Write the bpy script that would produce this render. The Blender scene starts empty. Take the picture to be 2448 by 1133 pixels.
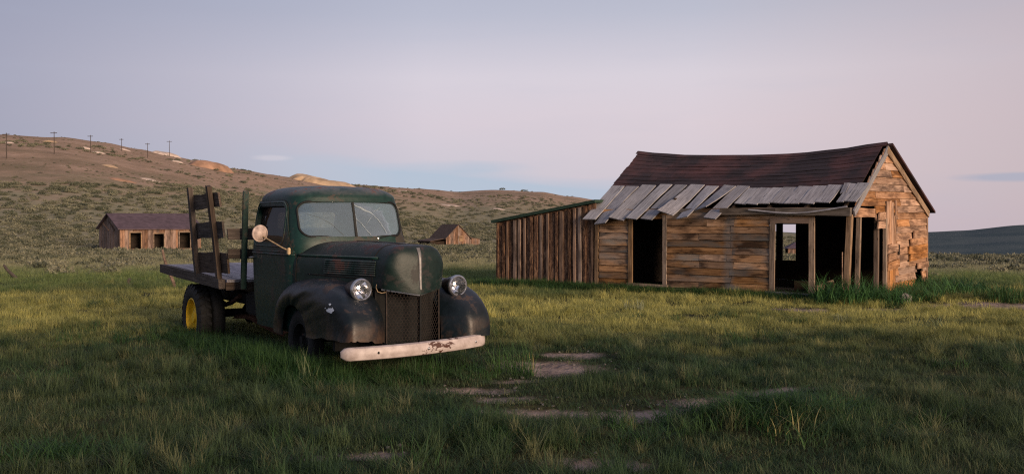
import bpy, bmesh, math, random
import numpy as np
from mathutils import Vector, Matrix, noise
R = math.radians
random.seed(7)
SC = bpy.context.scene
COL = SC.collection

# ------------------------------------------------------------------ camera, sky, sun, exposure
FPX, HZ, CX, CAMH = 2380.0, 530.0, 1224.0, 1.65
cd = bpy.data.cameras.new('camera'); cam = bpy.data.objects.new('camera', cd); COL.objects.link(cam)
cd.sensor_width = 36.0; cd.lens = FPX / 2448 * 36.0; cd.clip_end = 8000; cd.clip_start = 0.1
cam.location = (0, 0, CAMH); cam.rotation_euler = (R(90) - math.atan((566.5 - HZ) / FPX), 0, 0)
SC.camera = cam

SUN_AZ = Vector((0.60, -0.80, 0)).normalized(); SUN_EL = R(11); EXPO = 0.5
world = bpy.data.worlds.new('World'); SC.world = world; world.use_nodes = True
wt = world.node_tree; wt.nodes.clear()
def wn(t, **k):
    n = wt.nodes.new(t)
    for a, b in k.items(): setattr(n, a, b)
    return n
def wmath(op, a, b=None, c=None, clamp=False):
    n = wn('ShaderNodeMath', operation=op, use_clamp=clamp)
    for i, v in enumerate((a, b, c)):
        if v is None: continue
        if isinstance(v, (int, float)): n.inputs[i].default_value = v
        else: wt.links.new(v, n.inputs[i])
    return n.outputs[0]
def wmix(f, a, b):
    n = wn('ShaderNodeMix', data_type='RGBA')
    for s, v in ((n.inputs[0], f), (n.inputs[6], a), (n.inputs[7], b)):
        if isinstance(v, (int, float)): s.default_value = v
        elif isinstance(v, tuple): s.default_value = (*v, 1)
        else: wt.links.new(v, s)
    return n.outputs[2]
def wramp(f, stops):
    n = wn('ShaderNodeValToRGB'); e = n.color_ramp.elements
    while len(e) < len(stops): e.new(0.5)
    for i, (p, c) in enumerate(stops): e[i].position = p; e[i].color = (*c, 1)
    wt.links.new(f, n.inputs[0]); return n.outputs[0]
tc = wn('ShaderNodeTexCoord'); sx = wn('ShaderNodeSeparateXYZ'); wt.links.new(tc.outputs['Generated'], sx.inputs[0])
DX, DY, DZ = sx.outputs
sky = wn('ShaderNodeTexSky', sky_type='NISHITA'); sky.sun_disc = False
sky.sun_elevation = R(4); sky.sun_rotation = math.atan2(SUN_AZ.x, SUN_AZ.y); sky.altitude = 2500; sky.dust_density = 1.5
# thin even veil of dusk cloud: lavender high up, pink towards the side of the set sun, blue earth shadow low down
zz = wmath('MULTIPLY_ADD', DZ, 2.2, 0.12, clamp=True)
def S(r, g, b):   # photo-referred sky colour -> radiance for this exposure
    return tuple((((c / 255 + 0.055) / 1.055) ** 2.4) * 10 / 2 ** EXPO for c in (r, g, b))
colA = wramp(zz, [(0.0, S(180, 186, 204)), (0.13, S(184, 192, 213)), (0.22, S(198, 198, 214)), (0.33, S(215, 205, 217)), (0.43, S(216, 209, 221)), (0.56, S(188, 190, 208)), (0.75, S(166, 172, 196)), (1.0, S(146, 156, 186))])
colB = wramp(zz, [(0.0, S(190, 182, 198)), (0.14, S(207, 194, 207)), (0.22, S(217, 202, 210)), (0.33, S(223, 208, 215)), (0.44, S(221, 212, 221)), (0.57, S(193, 194, 209)), (0.76, S(168, 173, 194)), (1.0, S(148, 157, 184))])
az = wmath('MULTIPLY_ADD', DX, 1.8, 0.45, clamp=True)
veil = wmix(az, colA, colB)
# dimmer to the left and a little to the far right: corner vignetting put into the sky colour
lf = wmath('MULTIPLY_ADD', DX, -2.3, -0.20, clamp=True)
veil = wmix(wmath('MULTIPLY', lf, 0.95), veil, S(152, 154, 177))
rt = wmath('MULTIPLY_ADD', DX, 2.4, -0.42, clamp=True)
veil = wmix(wmath('MULTIPLY', rt, 0.9), veil, S(193, 176, 182))
# low blue bank of cloud, ragged top
mp = wn('ShaderNodeMapping'); mp.inputs['Scale'].default_value = (3.0, 3.0, 22.0); wt.links.new(tc.outputs['Generated'], mp.inputs[0])
nz = wn('ShaderNodeTexNoise'); nz.inputs['Scale'].default_value = 2.2; nz.inputs['Detail'].default_value = 6; wt.links.new(mp.outputs[0], nz.inputs['Vector'])
n1 = nz.outputs[0]
top = wmath('MULTIPLY_ADD', n1, 0.030, wmath('MULTIPLY_ADD', DX, -0.10, 0.040))
bank = wmath('MULTIPLY', wmath('SUBTRACT', top, DZ), 70.0, clamp=True)
cent = wmath('SUBTRACT', 1.0, wmath('MULTIPLY', wmath('ABSOLUTE', wmath('ADD', DX, 0.02)), 4.0), clamp=True)
bank = wmath('MULTIPLY', bank, wmath('MULTIPLY', cent, 1.6, clamp=True))
veil = wmix(wmath('MULTIPLY', bank, 0.95), veil, S(180, 194, 214))
def ell(cx, cz, rx, rz):
    a = wmath('MULTIPLY', wmath('SUBTRACT', DX, cx), 1 / rx); b = wmath('MULTIPLY', wmath('SUBTRACT', DZ, cz), 1 / rz)
    q = wmath('SUBTRACT', 1.0, wmath('SQRT', wmath('ADD', wmath('MULTIPLY', a, a), wmath('MULTIPLY', b, b))))
    return wmath('MULTIPLY', wmath('ADD', q, wmath('MULTIPLY_ADD', n1, 1.6, -0.8)), 1.8, clamp=True)
veil = wmix(wmath('MULTIPLY', ell(0.448, 0.040, 0.05, 0.0055), 0.7), veil, S(166, 172, 194))
veil = wmix(wmath('MULTIPLY', ell(-0.232, 0.062, 0.022, 0.004), 0.5), veil, S(216, 208, 218))
# streaky mottling
mp2 = wn('ShaderNodeMapping'); mp2.inputs['Scale'].default_value = (2.0, 2.0, 14.0); mp2.inputs['Rotation'].default_value = (0, R(7), 0); wt.links.new(tc.outputs['Generated'], mp2.inputs[0])
nz2 = wn('ShaderNodeTexNoise'); nz2.inputs['Scale'].default_value = 2.6; nz2.inputs['Detail'].default_value = 5; wt.links.new(mp2.outputs[0], nz2.inputs['Vector'])
st = wmath('MULTIPLY_ADD', nz2.outputs[0], 3.0, -1.55, clamp=True)
veil = wmix(wmath('MULTIPLY', st, 0.14), veil, S(176, 186, 208))
skycol = wmix(0.95, sky.outputs[0], veil)
bg = wn('ShaderNodeBackground'); bg.inputs['Strength'].default_value = 0.1; wt.links.new(skycol, bg.inputs[0])
wo = wn('ShaderNodeOutputWorld'); wt.links.new(bg.outputs[0], wo.inputs[0])

sl = bpy.data.lights.new('sun', 'SUN'); so = bpy.data.objects.new('sun', sl); COL.objects.link(so)
sl.energy = 3.4; sl.angle = R(18); sl.color = (1.0, 0.74, 0.52)
so.rotation_euler = (-(SUN_AZ * math.cos(SUN_EL) + Vector((0, 0, math.sin(SUN_EL))))).to_track_quat('-Z', 'Y').to_euler()
so.location = (30, -20, 20)
SC.cycles.use_denoising = False; SC.cycles.filter_width = 1.2
SC.view_settings.view_transform = 'Standard'; SC.view_settings.look = 'None'; SC.view_settings.gamma = 1
SC.view_settings.use_curve_mapping = False; SC.view_settings.exposure = EXPO

# ------------------------------------------------------------------ node material helper
class NM:
    def __init__(s, name, rough=0.8, spec=0.3):
        s.m = bpy.data.materials.new(name); s.m.use_nodes = True; s.t = s.m.node_tree
        s.b = s.t.nodes['Principled BSDF']; s.out = s.t.nodes['Material Output']
        s.b.inputs['Roughness'].default_value = rough; s.b.inputs['Specular IOR Level'].default_value = spec
    def n(s, t, **k):
        n = s.t.nodes.new(t)
        for a, b in k.items(): setattr(n, a, b)
        return n
    def put(s, sock, v):
        if isinstance(v, (int, float)): sock.default_value = v
        elif isinstance(v, tuple): sock.default_value = (*v, 1) if len(v) == 3 and sock.type == 'RGBA' else v
        else: s.t.links.new(v, sock)
    def math(s, op, a, b=None, c=None, clamp=False):
        n = s.n('ShaderNodeMath', operation=op, use_clamp=clamp)
        for i, v in enumerate((a, b, c)):
            if v is not None: s.put(n.inputs[i], v)
        return n.outputs[0]
    def mix(s, f, a, b, blend='MIX'):
        n = s.n('ShaderNodeMix', data_type='RGBA', blend_type=blend)
        s.put(n.inputs[0], f); s.put(n.inputs[6], a); s.put(n.inputs[7], b); return n.outputs[2]
    def ramp(s, f, stops):
        n = s.n('ShaderNodeValToRGB'); e = n.color_ramp.elements
        while len(e) < len(stops): e.new(0.5)
        for i, (p, c) in enumerate(stops): e[i].position = p; e[i].color = (*c, 1) if not isinstance(c, float) else (c, c, c, 1)
        s.put(n.inputs[0], f); return n.outputs[0]
    def noise(s, vec, scale, detail=4, rough=0.55, dist=0.0):
        n = s.n('ShaderNodeTexNoise'); n.inputs['Scale'].default_value = scale; n.inputs['Detail'].default_value = detail
        n.inputs['Roughness'].default_value = rough; n.inputs['Distortion'].default_value = dist
        if vec is not None: s.put(n.inputs['Vector'], vec)
        return n.outputs[0]
    def vmul(s, v, k):
        n = s.n('ShaderNodeVectorMath', operation='MULTIPLY'); s.put(n.inputs[0], v); n.inputs[1].default_value = k; return n.outputs[0]
    def obj(s, shift=True):
        o = s.n('ShaderNodeTexCoord').outputs['Object']
        if not shift: return o
        i = s.n('ShaderNodeObjectInfo'); s.rnd = i.outputs['Random']
        a = s.n('ShaderNodeVectorMath', operation='ADD'); s.put(a.inputs[0], o)
        c = s.n('ShaderNodeCombineXYZ'); k = s.math('MULTIPLY', s.rnd, 71.0)
        for q in range(3): s.put(c.inputs[q], k)
        s.put(a.inputs[1], c.outputs[0]); return a.outputs[0]
    def pos(s): return s.n('ShaderNodeNewGeometry').outputs['Position']
    def sep(s, v):
        n = s.n('ShaderNodeSeparateXYZ'); s.put(n.inputs[0], v); return n.outputs
    def bump(s, h, strength=0.4, dist=0.01):
        n = s.n('ShaderNodeBump'); n.inputs['Strength'].default_value = strength; n.inputs['Distance'].default_value = dist
        s.put(n.inputs['Height'], h); s.put(s.b.inputs['Normal'], n.outputs[0])
    def col(s, c): s.put(s.b.inputs['Base Color'], c)

def m_wood(name, dark, mid, light, rough=0.85, grey=None, vary=0.5, stain=0.5, strip=None):
    N = NM(name, rough, 0.2); v = N.obj()
    g = N.noise(N.vmul(v, (1.2, 34, 34)), 1.6, 6, 0.6, 0.6)           # grain along the board
    c = N.ramp(g, [(0.28, dark), (0.5, mid), (0.74, light)])
    bl = N.noise(N.vmul(v, (1.0, 3.5, 3.5)), 1.5, 5, 0.6)
    c = N.mix(N.math('MULTIPLY', N.math('MULTIPLY_ADD', bl, 6.0, -2.75, clamp=True), stain), c, tuple(x * 0.42 for x in dark))
    if grey:
        gr = N.noise(N.vmul(v, (0.8, 2.0, 2.0)), 1.1, 3, 0.5)
        c = N.mix(N.math('MULTIPLY_ADD', gr, 5.0, -2.6, clamp=True), c, grey)
    h = N.n('ShaderNodeHueSaturation'); N.put(h.inputs['Color'], c)
    N.put(h.inputs['Value'], N.math('MULTIPLY_ADD', N.rnd, vary, 1.0 - vary * 0.5))
    r2 = N.math('FRACT', N.math('MULTIPLY', N.rnd, 13.7))
    N.put(h.inputs['Saturation'], N.math('MULTIPLY_ADD', r2, 0.5, 0.7))
    hc = h.outputs[0]
    if strip:      # upright grey weather stain where a post once stood, at a fixed place along the wall
        pp = N.pos(); dt = N.n('ShaderNodeVectorMath', operation='DOT_PRODUCT'); N.put(dt.inputs[0], pp); dt.inputs[1].default_value = strip[0]
        off = N.math('ABSOLUTE', N.math('SUBTRACT', dt.outputs['Value'], N.math('MULTIPLY_ADD', N.noise(pp, 1.8, 4), 0.25, strip[1] - 0.12)))
        sm = N.math('MULTIPLY_ADD', off, -9.0, N.math('MULTIPLY_ADD', N.noise(pp, 5.0, 5), 2.4, 0.35), clamp=True)
        hc = N.mix(N.math('MULTIPLY', sm, 0.5), hc, (0.115, 0.125, 0.130))
    kn = N.n('ShaderNodeTexVoronoi'); kn.inputs['Scale'].default_value = 1.0; N.put(kn.inputs['Vector'], N.vmul(v, (2.2, 9, 9)))
    k = N.math('LESS_THAN', kn.outputs['Distance'], 0.10)
    N.col(N.mix(N.math('MULTIPLY', k, 0.7), hc, tuple(x * 0.25 for x in dark)))
    N.bump(g, 0.7, 0.006); return N.m

def m_bark(name):
    N = NM(name, 0.95, 0.1); v = N.obj()
    a = N.noise(N.vmul(v, (6, 22, 22)), 1.0, 6, 0.7, 1.2)
    b = N.noise(N.vmul(v, (2.5, 9, 9)), 1.0, 4, 0.6)
    c = N.ramp(a, [(0.3, (0.018, 0.010, 0.007)), (0.5, (0.075, 0.042, 0.028)), (0.68, (0.20, 0.12, 0.075))])
    c = N.mix(N.math('MULTIPLY_ADD', b, 7.0, -3.7, clamp=True), c, (0.25, 0.145, 0.085))
    h = N.n('ShaderNodeHueSaturation'); N.put(h.inputs['Color'], c); N.put(h.inputs['Value'], N.math('MULTIPLY_ADD', N.rnd, 0.7, 0.65))
    N.col(h.outputs[0]); N.bump(a, 1.0, 0.02); return N.m

def m_plain(name, c, rough=0.7, metal=0.0, spec=0.3, var=0.35, scale=14, bump=0.15):
    N = NM(name, rough, spec); v = N.obj(); a = N.noise(v, scale, 5, 0.6)
    N.col(N.ramp(a, [(0.3, tuple(x * (1 - var) for x in c)), (0.7, tuple(min(1, x * (1 + var)) for x in c))]))
    N.b.inputs['Metallic'].default_value = metal
    if bump: N.bump(a, bump, 0.01)
    return N.m

def m_paint(name, base, rust=0.5, chip=(0.13, 0.05, 0.035), fade=(0.085, 0.085, 0.09), rough=0.42, brown=0.0):
    """old truck enamel: faded and chalky on upward faces, rust blooms, dirt specks"""
    N = NM(name, rough, 0.28); v = N.obj(False)
    g = N.n('ShaderNodeNewGeometry'); up = N.sep(g.outputs['Normal'])[2]
    a = N.noise(v, 3.2, 6, 0.65, 0.4); b = N.noise(v, 17, 6, 0.7); s = N.noise(v, 48, 4, 0.7)
    c = N.ramp(b, [(0.3, tuple(x * 0.6 for x in base)), (0.6, base), (0.8, tuple(x * 1.7 for x in base))])
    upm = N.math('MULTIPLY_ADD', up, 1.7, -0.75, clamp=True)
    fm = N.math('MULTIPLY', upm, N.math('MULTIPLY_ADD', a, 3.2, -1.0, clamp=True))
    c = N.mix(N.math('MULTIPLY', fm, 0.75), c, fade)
    rm = N.math('MULTIPLY_ADD', N.math('ADD', N.math('MULTIPLY', a, 0.7), N.math('MULTIPLY', b, 0.3)), 34.0, -18.4 - 4.4 * (0.5 - rust) * 4, clamp=True)
    rm = N.math('MULTIPLY', rm, N.math('MULTIPLY_ADD', upm, 0.75, 0.25))
    c = N.mix(rm, c, chip)
    if brown:
        z = N.sep(v)[2]
        low = N.math('MULTIPLY', N.math('MULTIPLY_ADD', z, -5.0, 3.2, clamp=True), N.math('MULTIPLY_ADD', a, 6.0, -2.4, clamp=True))
        c = N.mix(N.math('MULTIPLY', low, brown), c, (0.085, 0.05, 0.032))
    sp = N.math('GREATER_THAN', s, 0.70)
    c = N.mix(N.math('MULTIPLY', sp, 0.8), c, (0.035, 0.020, 0.014))
    N.col(c)
    N.put(N.b.inputs['Roughness'], N.math('MULTIPLY_ADD', N.math('ADD', rm, N.math('MULTIPLY', b, 0.35)), 0.35, rough - 0.08))
    N.bump(N.math('ADD', N.math('MULTIPLY', a, 1.0), N.math('MULTIPLY', b, 0.25)), 0.22, 0.03); return N.m

def m_glass(name, tint=(0.75, 0.86, 0.92), dust_sheen=0.10, dcol=(0.30, 0.38, 0.45), gloss=1.3):
    N = NM(name, 0.1); t = N.t
    tr = N.n('ShaderNodeBsdfTransparent'); tr.inputs[0].default_value = (*tint, 1)
    gl = N.n('ShaderNodeBsdfGlossy'); gl.inputs['Roughness'].default_value = 0.03; gl.inputs[0].default_value = (1, 1, 1, 1)
    df = N.n('ShaderNodeBsdfDiffuse'); df.inputs[0].default_value = (*dcol, 1)  # diffuse film: thin dust, plus reflections put into its colour
    fr = N.n('ShaderNodeFresnel'); fr.inputs[0].default_value = 1.55
    a = N.n('ShaderNodeMixShader'); N.put(a.inputs[0], N.math('MULTIPLY', fr.outputs[0], gloss, clamp=True)); t.links.new(tr.outputs[0], a.inputs[1]); t.links.new(gl.outputs[0], a.inputs[2])
    d = N.noise(N.obj(False), 6.0, 6, 0.65); dm = N.math('MULTIPLY', N.math('MULTIPLY_ADD', d, 0.3, 0.85), dust_sheen)
    b = N.n('ShaderNodeMixShader'); N.put(b.inputs[0], dm); t.links.new(a.outputs[0], b.inputs[1]); t.links.new(df.outputs[0], b.inputs[2])
    t.links.new(b.outputs[0], N.out.inputs[0]); return N.m

M = {}
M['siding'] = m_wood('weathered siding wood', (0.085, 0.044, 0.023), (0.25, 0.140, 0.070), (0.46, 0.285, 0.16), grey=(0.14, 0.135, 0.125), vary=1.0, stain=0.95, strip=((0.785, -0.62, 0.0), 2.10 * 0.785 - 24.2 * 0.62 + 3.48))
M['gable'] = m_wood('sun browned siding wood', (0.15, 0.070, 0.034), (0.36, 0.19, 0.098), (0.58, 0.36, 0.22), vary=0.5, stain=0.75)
M['trim'] = m_wood('pale trim wood', (0.105, 0.068, 0.044), (0.235, 0.160, 0.104), (0.36, 0.265, 0.18), vary=0.5, stain=0.6)
M['greyboard'] = m_wood('silver grey roof board wood', (0.11, 0.105, 0.11), (0.27, 0.26, 0.27), (0.42, 0.41, 0.42), vary=0.4, stain=0.25, rough=0.7)
M['beamgrey'] = m_wood('grey brown beam wood', (0.06, 0.048, 0.038), (0.135, 0.108, 0.085), (0.22, 0.18, 0.145), vary=0.3, stain=0.6)
M['bark'] = m_bark('bark covered slab')
M['batten'] = m_wood('weathered batten wood', (0.10, 0.065, 0.048), (0.21, 0.142, 0.104), (0.32, 0.225, 0.17), vary=0.7, stain=0.7)
M['truckwood'] = m_wood('old truck bed wood', (0.028, 0.021, 0.017), (0.075, 0.055, 0.042), (0.16, 0.125, 0.10), vary=0.6, stain=0.4)
M['bedplank'] = m_wood('bleached bed plank wood', (0.14, 0.13, 0.14), (0.32, 0.30, 0.32), (0.46, 0.44, 0.46), vary=0.4, stain=0.2)
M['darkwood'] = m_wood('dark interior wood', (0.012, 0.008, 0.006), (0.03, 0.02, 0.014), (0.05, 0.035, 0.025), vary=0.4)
M['farwood'] = m_wood('far cabin wood', (0.085, 0.052, 0.038), (0.20, 0.122, 0.085), (0.36, 0.235, 0.17), vary=0.8, stain=0.6)
M['greenedge'] = m_plain('dark green roll roofing', (0.018, 0.040, 0.026), 0.8)
M['shingle'] = m_plain('brown roofing felt', (0.047, 0.029, 0.031), 0.92, var=0.5, scale=5, spec=0.15, bump=0.5)
def m_felt():
    N = NM('maroon and black roofing felt', 0.93, 0.12); v = N.obj(); p = N.pos()
    a = N.noise(p, 0.9, 5, 0.6); b = N.noise(v, 14, 5, 0.7); c = N.mix(N.math('MULTIPLY_ADD', a, 5.0, -2.1, clamp=True), (0.032, 0.026, 0.030), (0.078, 0.040, 0.041))
    h = N.n('ShaderNodeHueSaturation'); N.put(h.inputs['Color'], c); N.put(h.inputs['Value'], N.math('ADD', N.math('MULTIPLY_ADD', N.rnd, 0.35, 0.6), N.math('MULTIPLY', b, 0.5)))
    N.col(h.outputs[0]); N.bump(b, 0.5, 0.01); return N.m
M['shingle'] = m_felt()
M['farroof'] = m_plain('purple brown roofing', (0.085, 0.062, 0.075), 0.9, var=0.3, scale=2, spec=0.15)
M['farroof2'] = m_plain('brown shingle roof', (0.085, 0.060, 0.048), 0.9, var=0.4, scale=3, spec=0.15)
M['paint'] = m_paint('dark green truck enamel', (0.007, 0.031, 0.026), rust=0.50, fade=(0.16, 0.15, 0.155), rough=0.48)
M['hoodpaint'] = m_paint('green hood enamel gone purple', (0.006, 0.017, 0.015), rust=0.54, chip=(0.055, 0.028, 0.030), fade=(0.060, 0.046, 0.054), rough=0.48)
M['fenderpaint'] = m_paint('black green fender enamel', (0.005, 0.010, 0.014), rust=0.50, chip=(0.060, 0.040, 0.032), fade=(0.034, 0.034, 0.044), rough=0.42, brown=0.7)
M['black'] = m_plain('black grime', (0.010, 0.010, 0.010), 0.8, spec=0.2)
M['rubber'] = m_plain('old tyre rubber', (0.014, 0.014, 0.014), 0.75, spec=0.3, scale=30)
M['seal'] = m_plain('rubber window seal', (0.006, 0.007, 0.007), 0.6, spec=0.3)
M['yellow'] = m_plain('yellow rim paint', (0.78, 0.47, 0.015), 0.6, var=0.25, scale=9)
M['rust'] = m_plain('brown rust', (0.085, 0.040, 0.025), 0.9, var=0.5, scale=20, bump=0.4)
M['chrome'] = m_plain('dull chrome', (0.42, 0.42, 0.43), 0.32, metal=0.9, var=0.3, scale=25, bump=0.05)
M['mirrorback'] = m_plain('pale rusty mirror shell', (0.38, 0.30, 0.26), 0.5, metal=0.0, var=0.4, scale=16)
M['brass'] = m_plain('tarnished brass', (0.33, 0.24, 0.14), 0.5, metal=0.3, var=0.5, scale=22)
M['reflector'] = m_plain('silver reflector', (0.86, 0.86, 0.88), 0.10, metal=1.0, var=0.03, bump=0)
M['glass'] = m_glass('window glass with painted sky sheen', tint=(0.93, 0.965, 0.985), dust_sheen=0.15, dcol=(0.22, 0.32, 0.39), gloss=1.9)  # blue of the reflected sky put into the film colour
M['sideglass'] = m_glass('side glass with painted brown reflection', tint=(0.5, 0.47, 0.45), dust_sheen=0.4, dcol=(0.035, 0.026, 0.024), gloss=0.12)  # brown of the reflected hillside put into the film colour
M['lens'] = m_glass('lamp lens glass', tint=(0.97, 0.97, 0.97), dust_sheen=0.03)
M['crack'] = m_plain('white glass fracture', (0.20, 0.25, 0.29), 0.5, var=0.3)
M['crackdark'] = m_plain('dark glass fracture', (0.03, 0.04, 0.05), 0.5)
M['whitepaint'] = m_plain('white paint splash', (0.75, 0.78, 0.80), 0.6, var=0.08)
M['seat'] = m_plain('torn brown seat cloth', (0.05, 0.04, 0.035), 0.9)
M['rock'] = m_plain('grey stone', (0.15, 0.135, 0.125), 0.9, var=0.4, scale=9, bump=0.5)
M['pole'] = m_plain('dark pole wood', (0.06, 0.048, 0.042), 0.9)
M['wire'] = m_plain('rusty chicken wire', (0.030, 0.022, 0.018), 0.8, var=0.5, scale=20, bump=0)
M['dullstrip'] = m_plain('dull grey trim', (0.16, 0.155, 0.155), 0.45, metal=0.4, var=0.3, scale=25, bump=0)
def m_bumper():
    N = NM('chipped cream bumper paint', 0.5, 0.4); v = N.obj(False); xyz = N.sep(v)
    a = N.noise(v, 9, 6, 0.65); c = N.ramp(a, [(0.3, (0.27, 0.22, 0.205)), (0.6, (0.44, 0.38, 0.365)), (0.8, (0.52, 0.46, 0.445))])
    near = N.math('SUBTRACT', 1.0, N.math('MULTIPLY', N.math('ABSOLUTE', N.math('SUBTRACT', xyz[0], 0.13)), 2.1), clamp=True)
    b = N.noise(N.vmul(v, (1, 1, 1.6)), 11, 5, 0.6, 0.8)
    rm = N.math('MULTIPLY_ADD', N.math('MULTIPLY', b, N.math('MULTIPLY_ADD', near, 0.42, 0.68)), 26, -14.0, clamp=True)
    s = N.noise(N.vmul(v, (60, 6, 6)), 1.0, 4, 0.7)
    c = N.mix(N.math('MULTIPLY', N.math('GREATER_THAN', s, 0.73), 0.6), c, (0.12, 0.07, 0.05))
    N.col(N.mix(rm, c, (0.055, 0.018, 0.011))); N.bump(a, 0.15, 0.01); return N.m
M['bumper'] = m_bumper()

# ------------------------------------------------------------------ mesh helpers
def link(name, me, mat, parent=None, mw=None, smooth=None):
    o = bpy.data.objects.new(name, me); COL.objects.link(o)
    if mat is not None and not me.materials: me.materials.append(mat)
    if parent is not None: o.parent = parent
    if mw is not None: o.matrix_local = mw
    if smooth is not None:
        for p in me.polygons: p.use_smooth = True
        if smooth < 179: me.set_sharp_from_angle(angle=R(smooth))
    return o
def pyd(name, v, f, mat, parent=None, mw=None, smooth=None):
    me = bpy.data.meshes.new(name); me.from_pydata([tuple(p) for p in v], [], f); me.validate(); me.update()
    return link(name, me, mat, parent, mw, smooth)
def tag(o, label, cat=None, group=None, kind=None):
    o['label'] = label
    if cat: o['category'] = cat
    if group: o['group'] = group
    if kind: o['kind'] = kind
    return o
def thing(name, label, cat, loc=(0, 0, 0), rz=0.0, group=None):
    o = bpy.data.objects.new(name, None); COL.objects.link(o); o.location = loc; o.rotation_euler = (0, 0, rz)
    o.empty_display_size = 0.2
    return tag(o, label, cat, group)
def frame(o, ux, uy):
    ux = Vector(ux).normalized(); uy = Vector(uy); uy = (uy - ux * uy.dot(ux)).normalized(); n = ux.cross(uy)
    m = Matrix.Identity(4)
    for i, a in enumerate((ux, uy, n)):
        for j in range(3): m[j][i] = a[j]
    for j in range(3): m[j][3] = o[j]
    return m
def plank(name, parent, mat, o, ux, uy, quad, th, segs=3, wob=0.004, sag=None, rnd=None):
    """a sawn board: quad = (x,y) of bottom-left, bottom-right, top-right, top-left in the plane (ux,uy) at o, th thick along ux x uy"""
    rn = rnd or random
    cx = sum(q[0] for q in quad) / 4; cy = sum(q[1] for q in quad) / 4
    m = frame(o, ux, uy) @ Matrix.Translation((cx, cy, 0))
    bl, br, tr, tl = [(q[0] - cx, q[1] - cy) for q in quad]
    v = []; f = []
    for i in range(segs + 1):
        t = i / segs
        b = (bl[0] + (br[0] - bl[0]) * t, bl[1] + (br[1] - bl[1]) * t); a = (tl[0] + (tr[0] - tl[0]) * t, tl[1] + (tr[1] - tl[1]) * t)
        wb, wa, wz = rn.uniform(-wob, wob), rn.uniform(-wob, wob), rn.uniform(-wob, wob)
        ex = rn.uniform(-wob, wob) * 2 if i in (0, segs) else 0
        sg0 = sag(b[0] + cx, b[1] + cy) if sag else 0; sg1 = sag(a[0] + cx, a[1] + cy) if sag else 0
        v += [(b[0] + ex, b[1] + wb, sg0 + wz), (a[0] - ex, a[1] + wa, sg1 + wz), (a[0] - ex, a[1] + wa, sg1 + th + wz), (b[0] + ex, b[1] + wb, sg0 + th + wz)]
    for i in range(segs):
        k = i * 4
        for j in range(4): f.append((k + j, k + (j + 1) % 4, k + 4 + (j + 1) % 4, k + 4 + j))
    f.append((0, 3, 2, 1)); k = segs * 4; f.append((k, k + 1, k + 2, k + 3))
    f = [tuple(reversed(q)) for q in f]
    return pyd(name, v, f, mat, parent, m)
def beam(name, parent, mat, p0, p1, w, d, segs=2, wob=0.003, up=(0, 0, 1)):
    """a squared timber from p0 to p1, w across, d deep"""
    p0, p1 = Vector(p0), Vector(p1); ux = p1 - p0; L = ux.length; ux.normalize()
    uy = Vector(up) if abs(ux.dot(Vector(up))) < 0.9 else Vector((0, 1, 0)) if abs(ux.y) < 0.8 else Vector((1, 0, 0))
    m = frame((p0 + p1) / 2, ux, uy); 
    return plank(name, parent, mat, Vector((p0 + p1) / 2) - m.col[2].to_3d() * d / 2, ux, uy, [(-L / 2, -w / 2), (L / 2, -w / 2), (L / 2, w / 2), (-L / 2, w / 2)], d, segs, wob)
def tube(name, parent, mat, pts, rad, ns=8, cap=True, smooth=60):
    pts = [Vector(p) for p in pts]; rad = rad if isinstance(rad, (list, tuple)) else [rad] * len(pts)
    v, f = [], []; prev = None
    for i, p in enumerate(pts):
        t = (pts[min(i + 1, len(pts) - 1)] - pts[max(i - 1, 0)]).normalized()
        a = prev if prev is not None else (Vector((0, 0, 1)) if abs(t.z) < 0.9 else Vector((1, 0, 0)))
        a = (a - t * a.dot(t)).normalized(); prev = a; b = t.cross(a)
        for k in range(ns):
            q = 2 * math.pi * k / ns; v.append(p + (a * math.cos(q) + b * math.sin(q)) * rad[i])
    for i in range(len(pts) - 1):
        for k in range(ns): f.append((i * ns + k, i * ns + (k + 1) % ns, (i + 1) * ns + (k + 1) % ns, (i + 1) * ns + k))
    if cap: f += [tuple(range(ns - 1, -1, -1)), tuple((len(pts) - 1) * ns + k for k in range(ns))]
    return pyd(name, v, f, mat, parent, None, smooth)
def lathe(name, parent, mat, prof, mw, ns=32, smooth=35, close=False):
    """prof = (r, h) pairs turned about local z"""
    v, f = [], []
    for r, h in prof:
        for k in range(ns): q = 2 * math.pi * k / ns; v.append((r * math.cos(q), r * math.sin(q), h))
    n = len(prof)
    for i in range(n if close else n - 1):
        j = (i + 1) % n
        for k in range(ns): f.append((i * ns + k, i * ns + (k + 1) % ns, j * ns + (k + 1) % ns, j * ns + k))
    me = bpy.data.meshes.new(name); me.from_pydata(v, [], f); bm = bmesh.new(); bm.from_mesh(me)
    bmesh.ops.remove_doubles(bm, verts=bm.verts, dist=1e-5); bmesh.ops.recalc_face_normals(bm, faces=bm.faces); bm.to_mesh(me); bm.free()
    return link(name, me, mat, parent, mw, smooth)
def box_mesh(bm, x0, x1, y0, y1, z0, z1):
    vs = [bm.verts.new(p) for p in ((x0, y0, z0), (x1, y0, z0), (x1, y1, z0), (x0, y1, z0), (x0, y0, z1), (x1, y0, z1), (x1, y1, z1), (x0, y1, z1))]
    for q in ((3, 2, 1, 0), (4, 5, 6, 7), (0, 1, 5, 4), (1, 2, 6, 5), (2, 3, 7, 6), (3, 0, 4, 7)): bm.faces.new([vs[i] for i in q])
def boxes(name, parent, mat, L, bevel=0.0, mw=None):
    bm = bmesh.new()
    for b in L: box_mesh(bm, *b)
    if bevel: bmesh.ops.bevel(bm, geom=bm.edges[:], offset=bevel, segments=2, affect='EDGES')
    me = bpy.data.meshes.new(name); bm.to_mesh(me); bm.free(); return link(name, me, mat, parent, mw)
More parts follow.
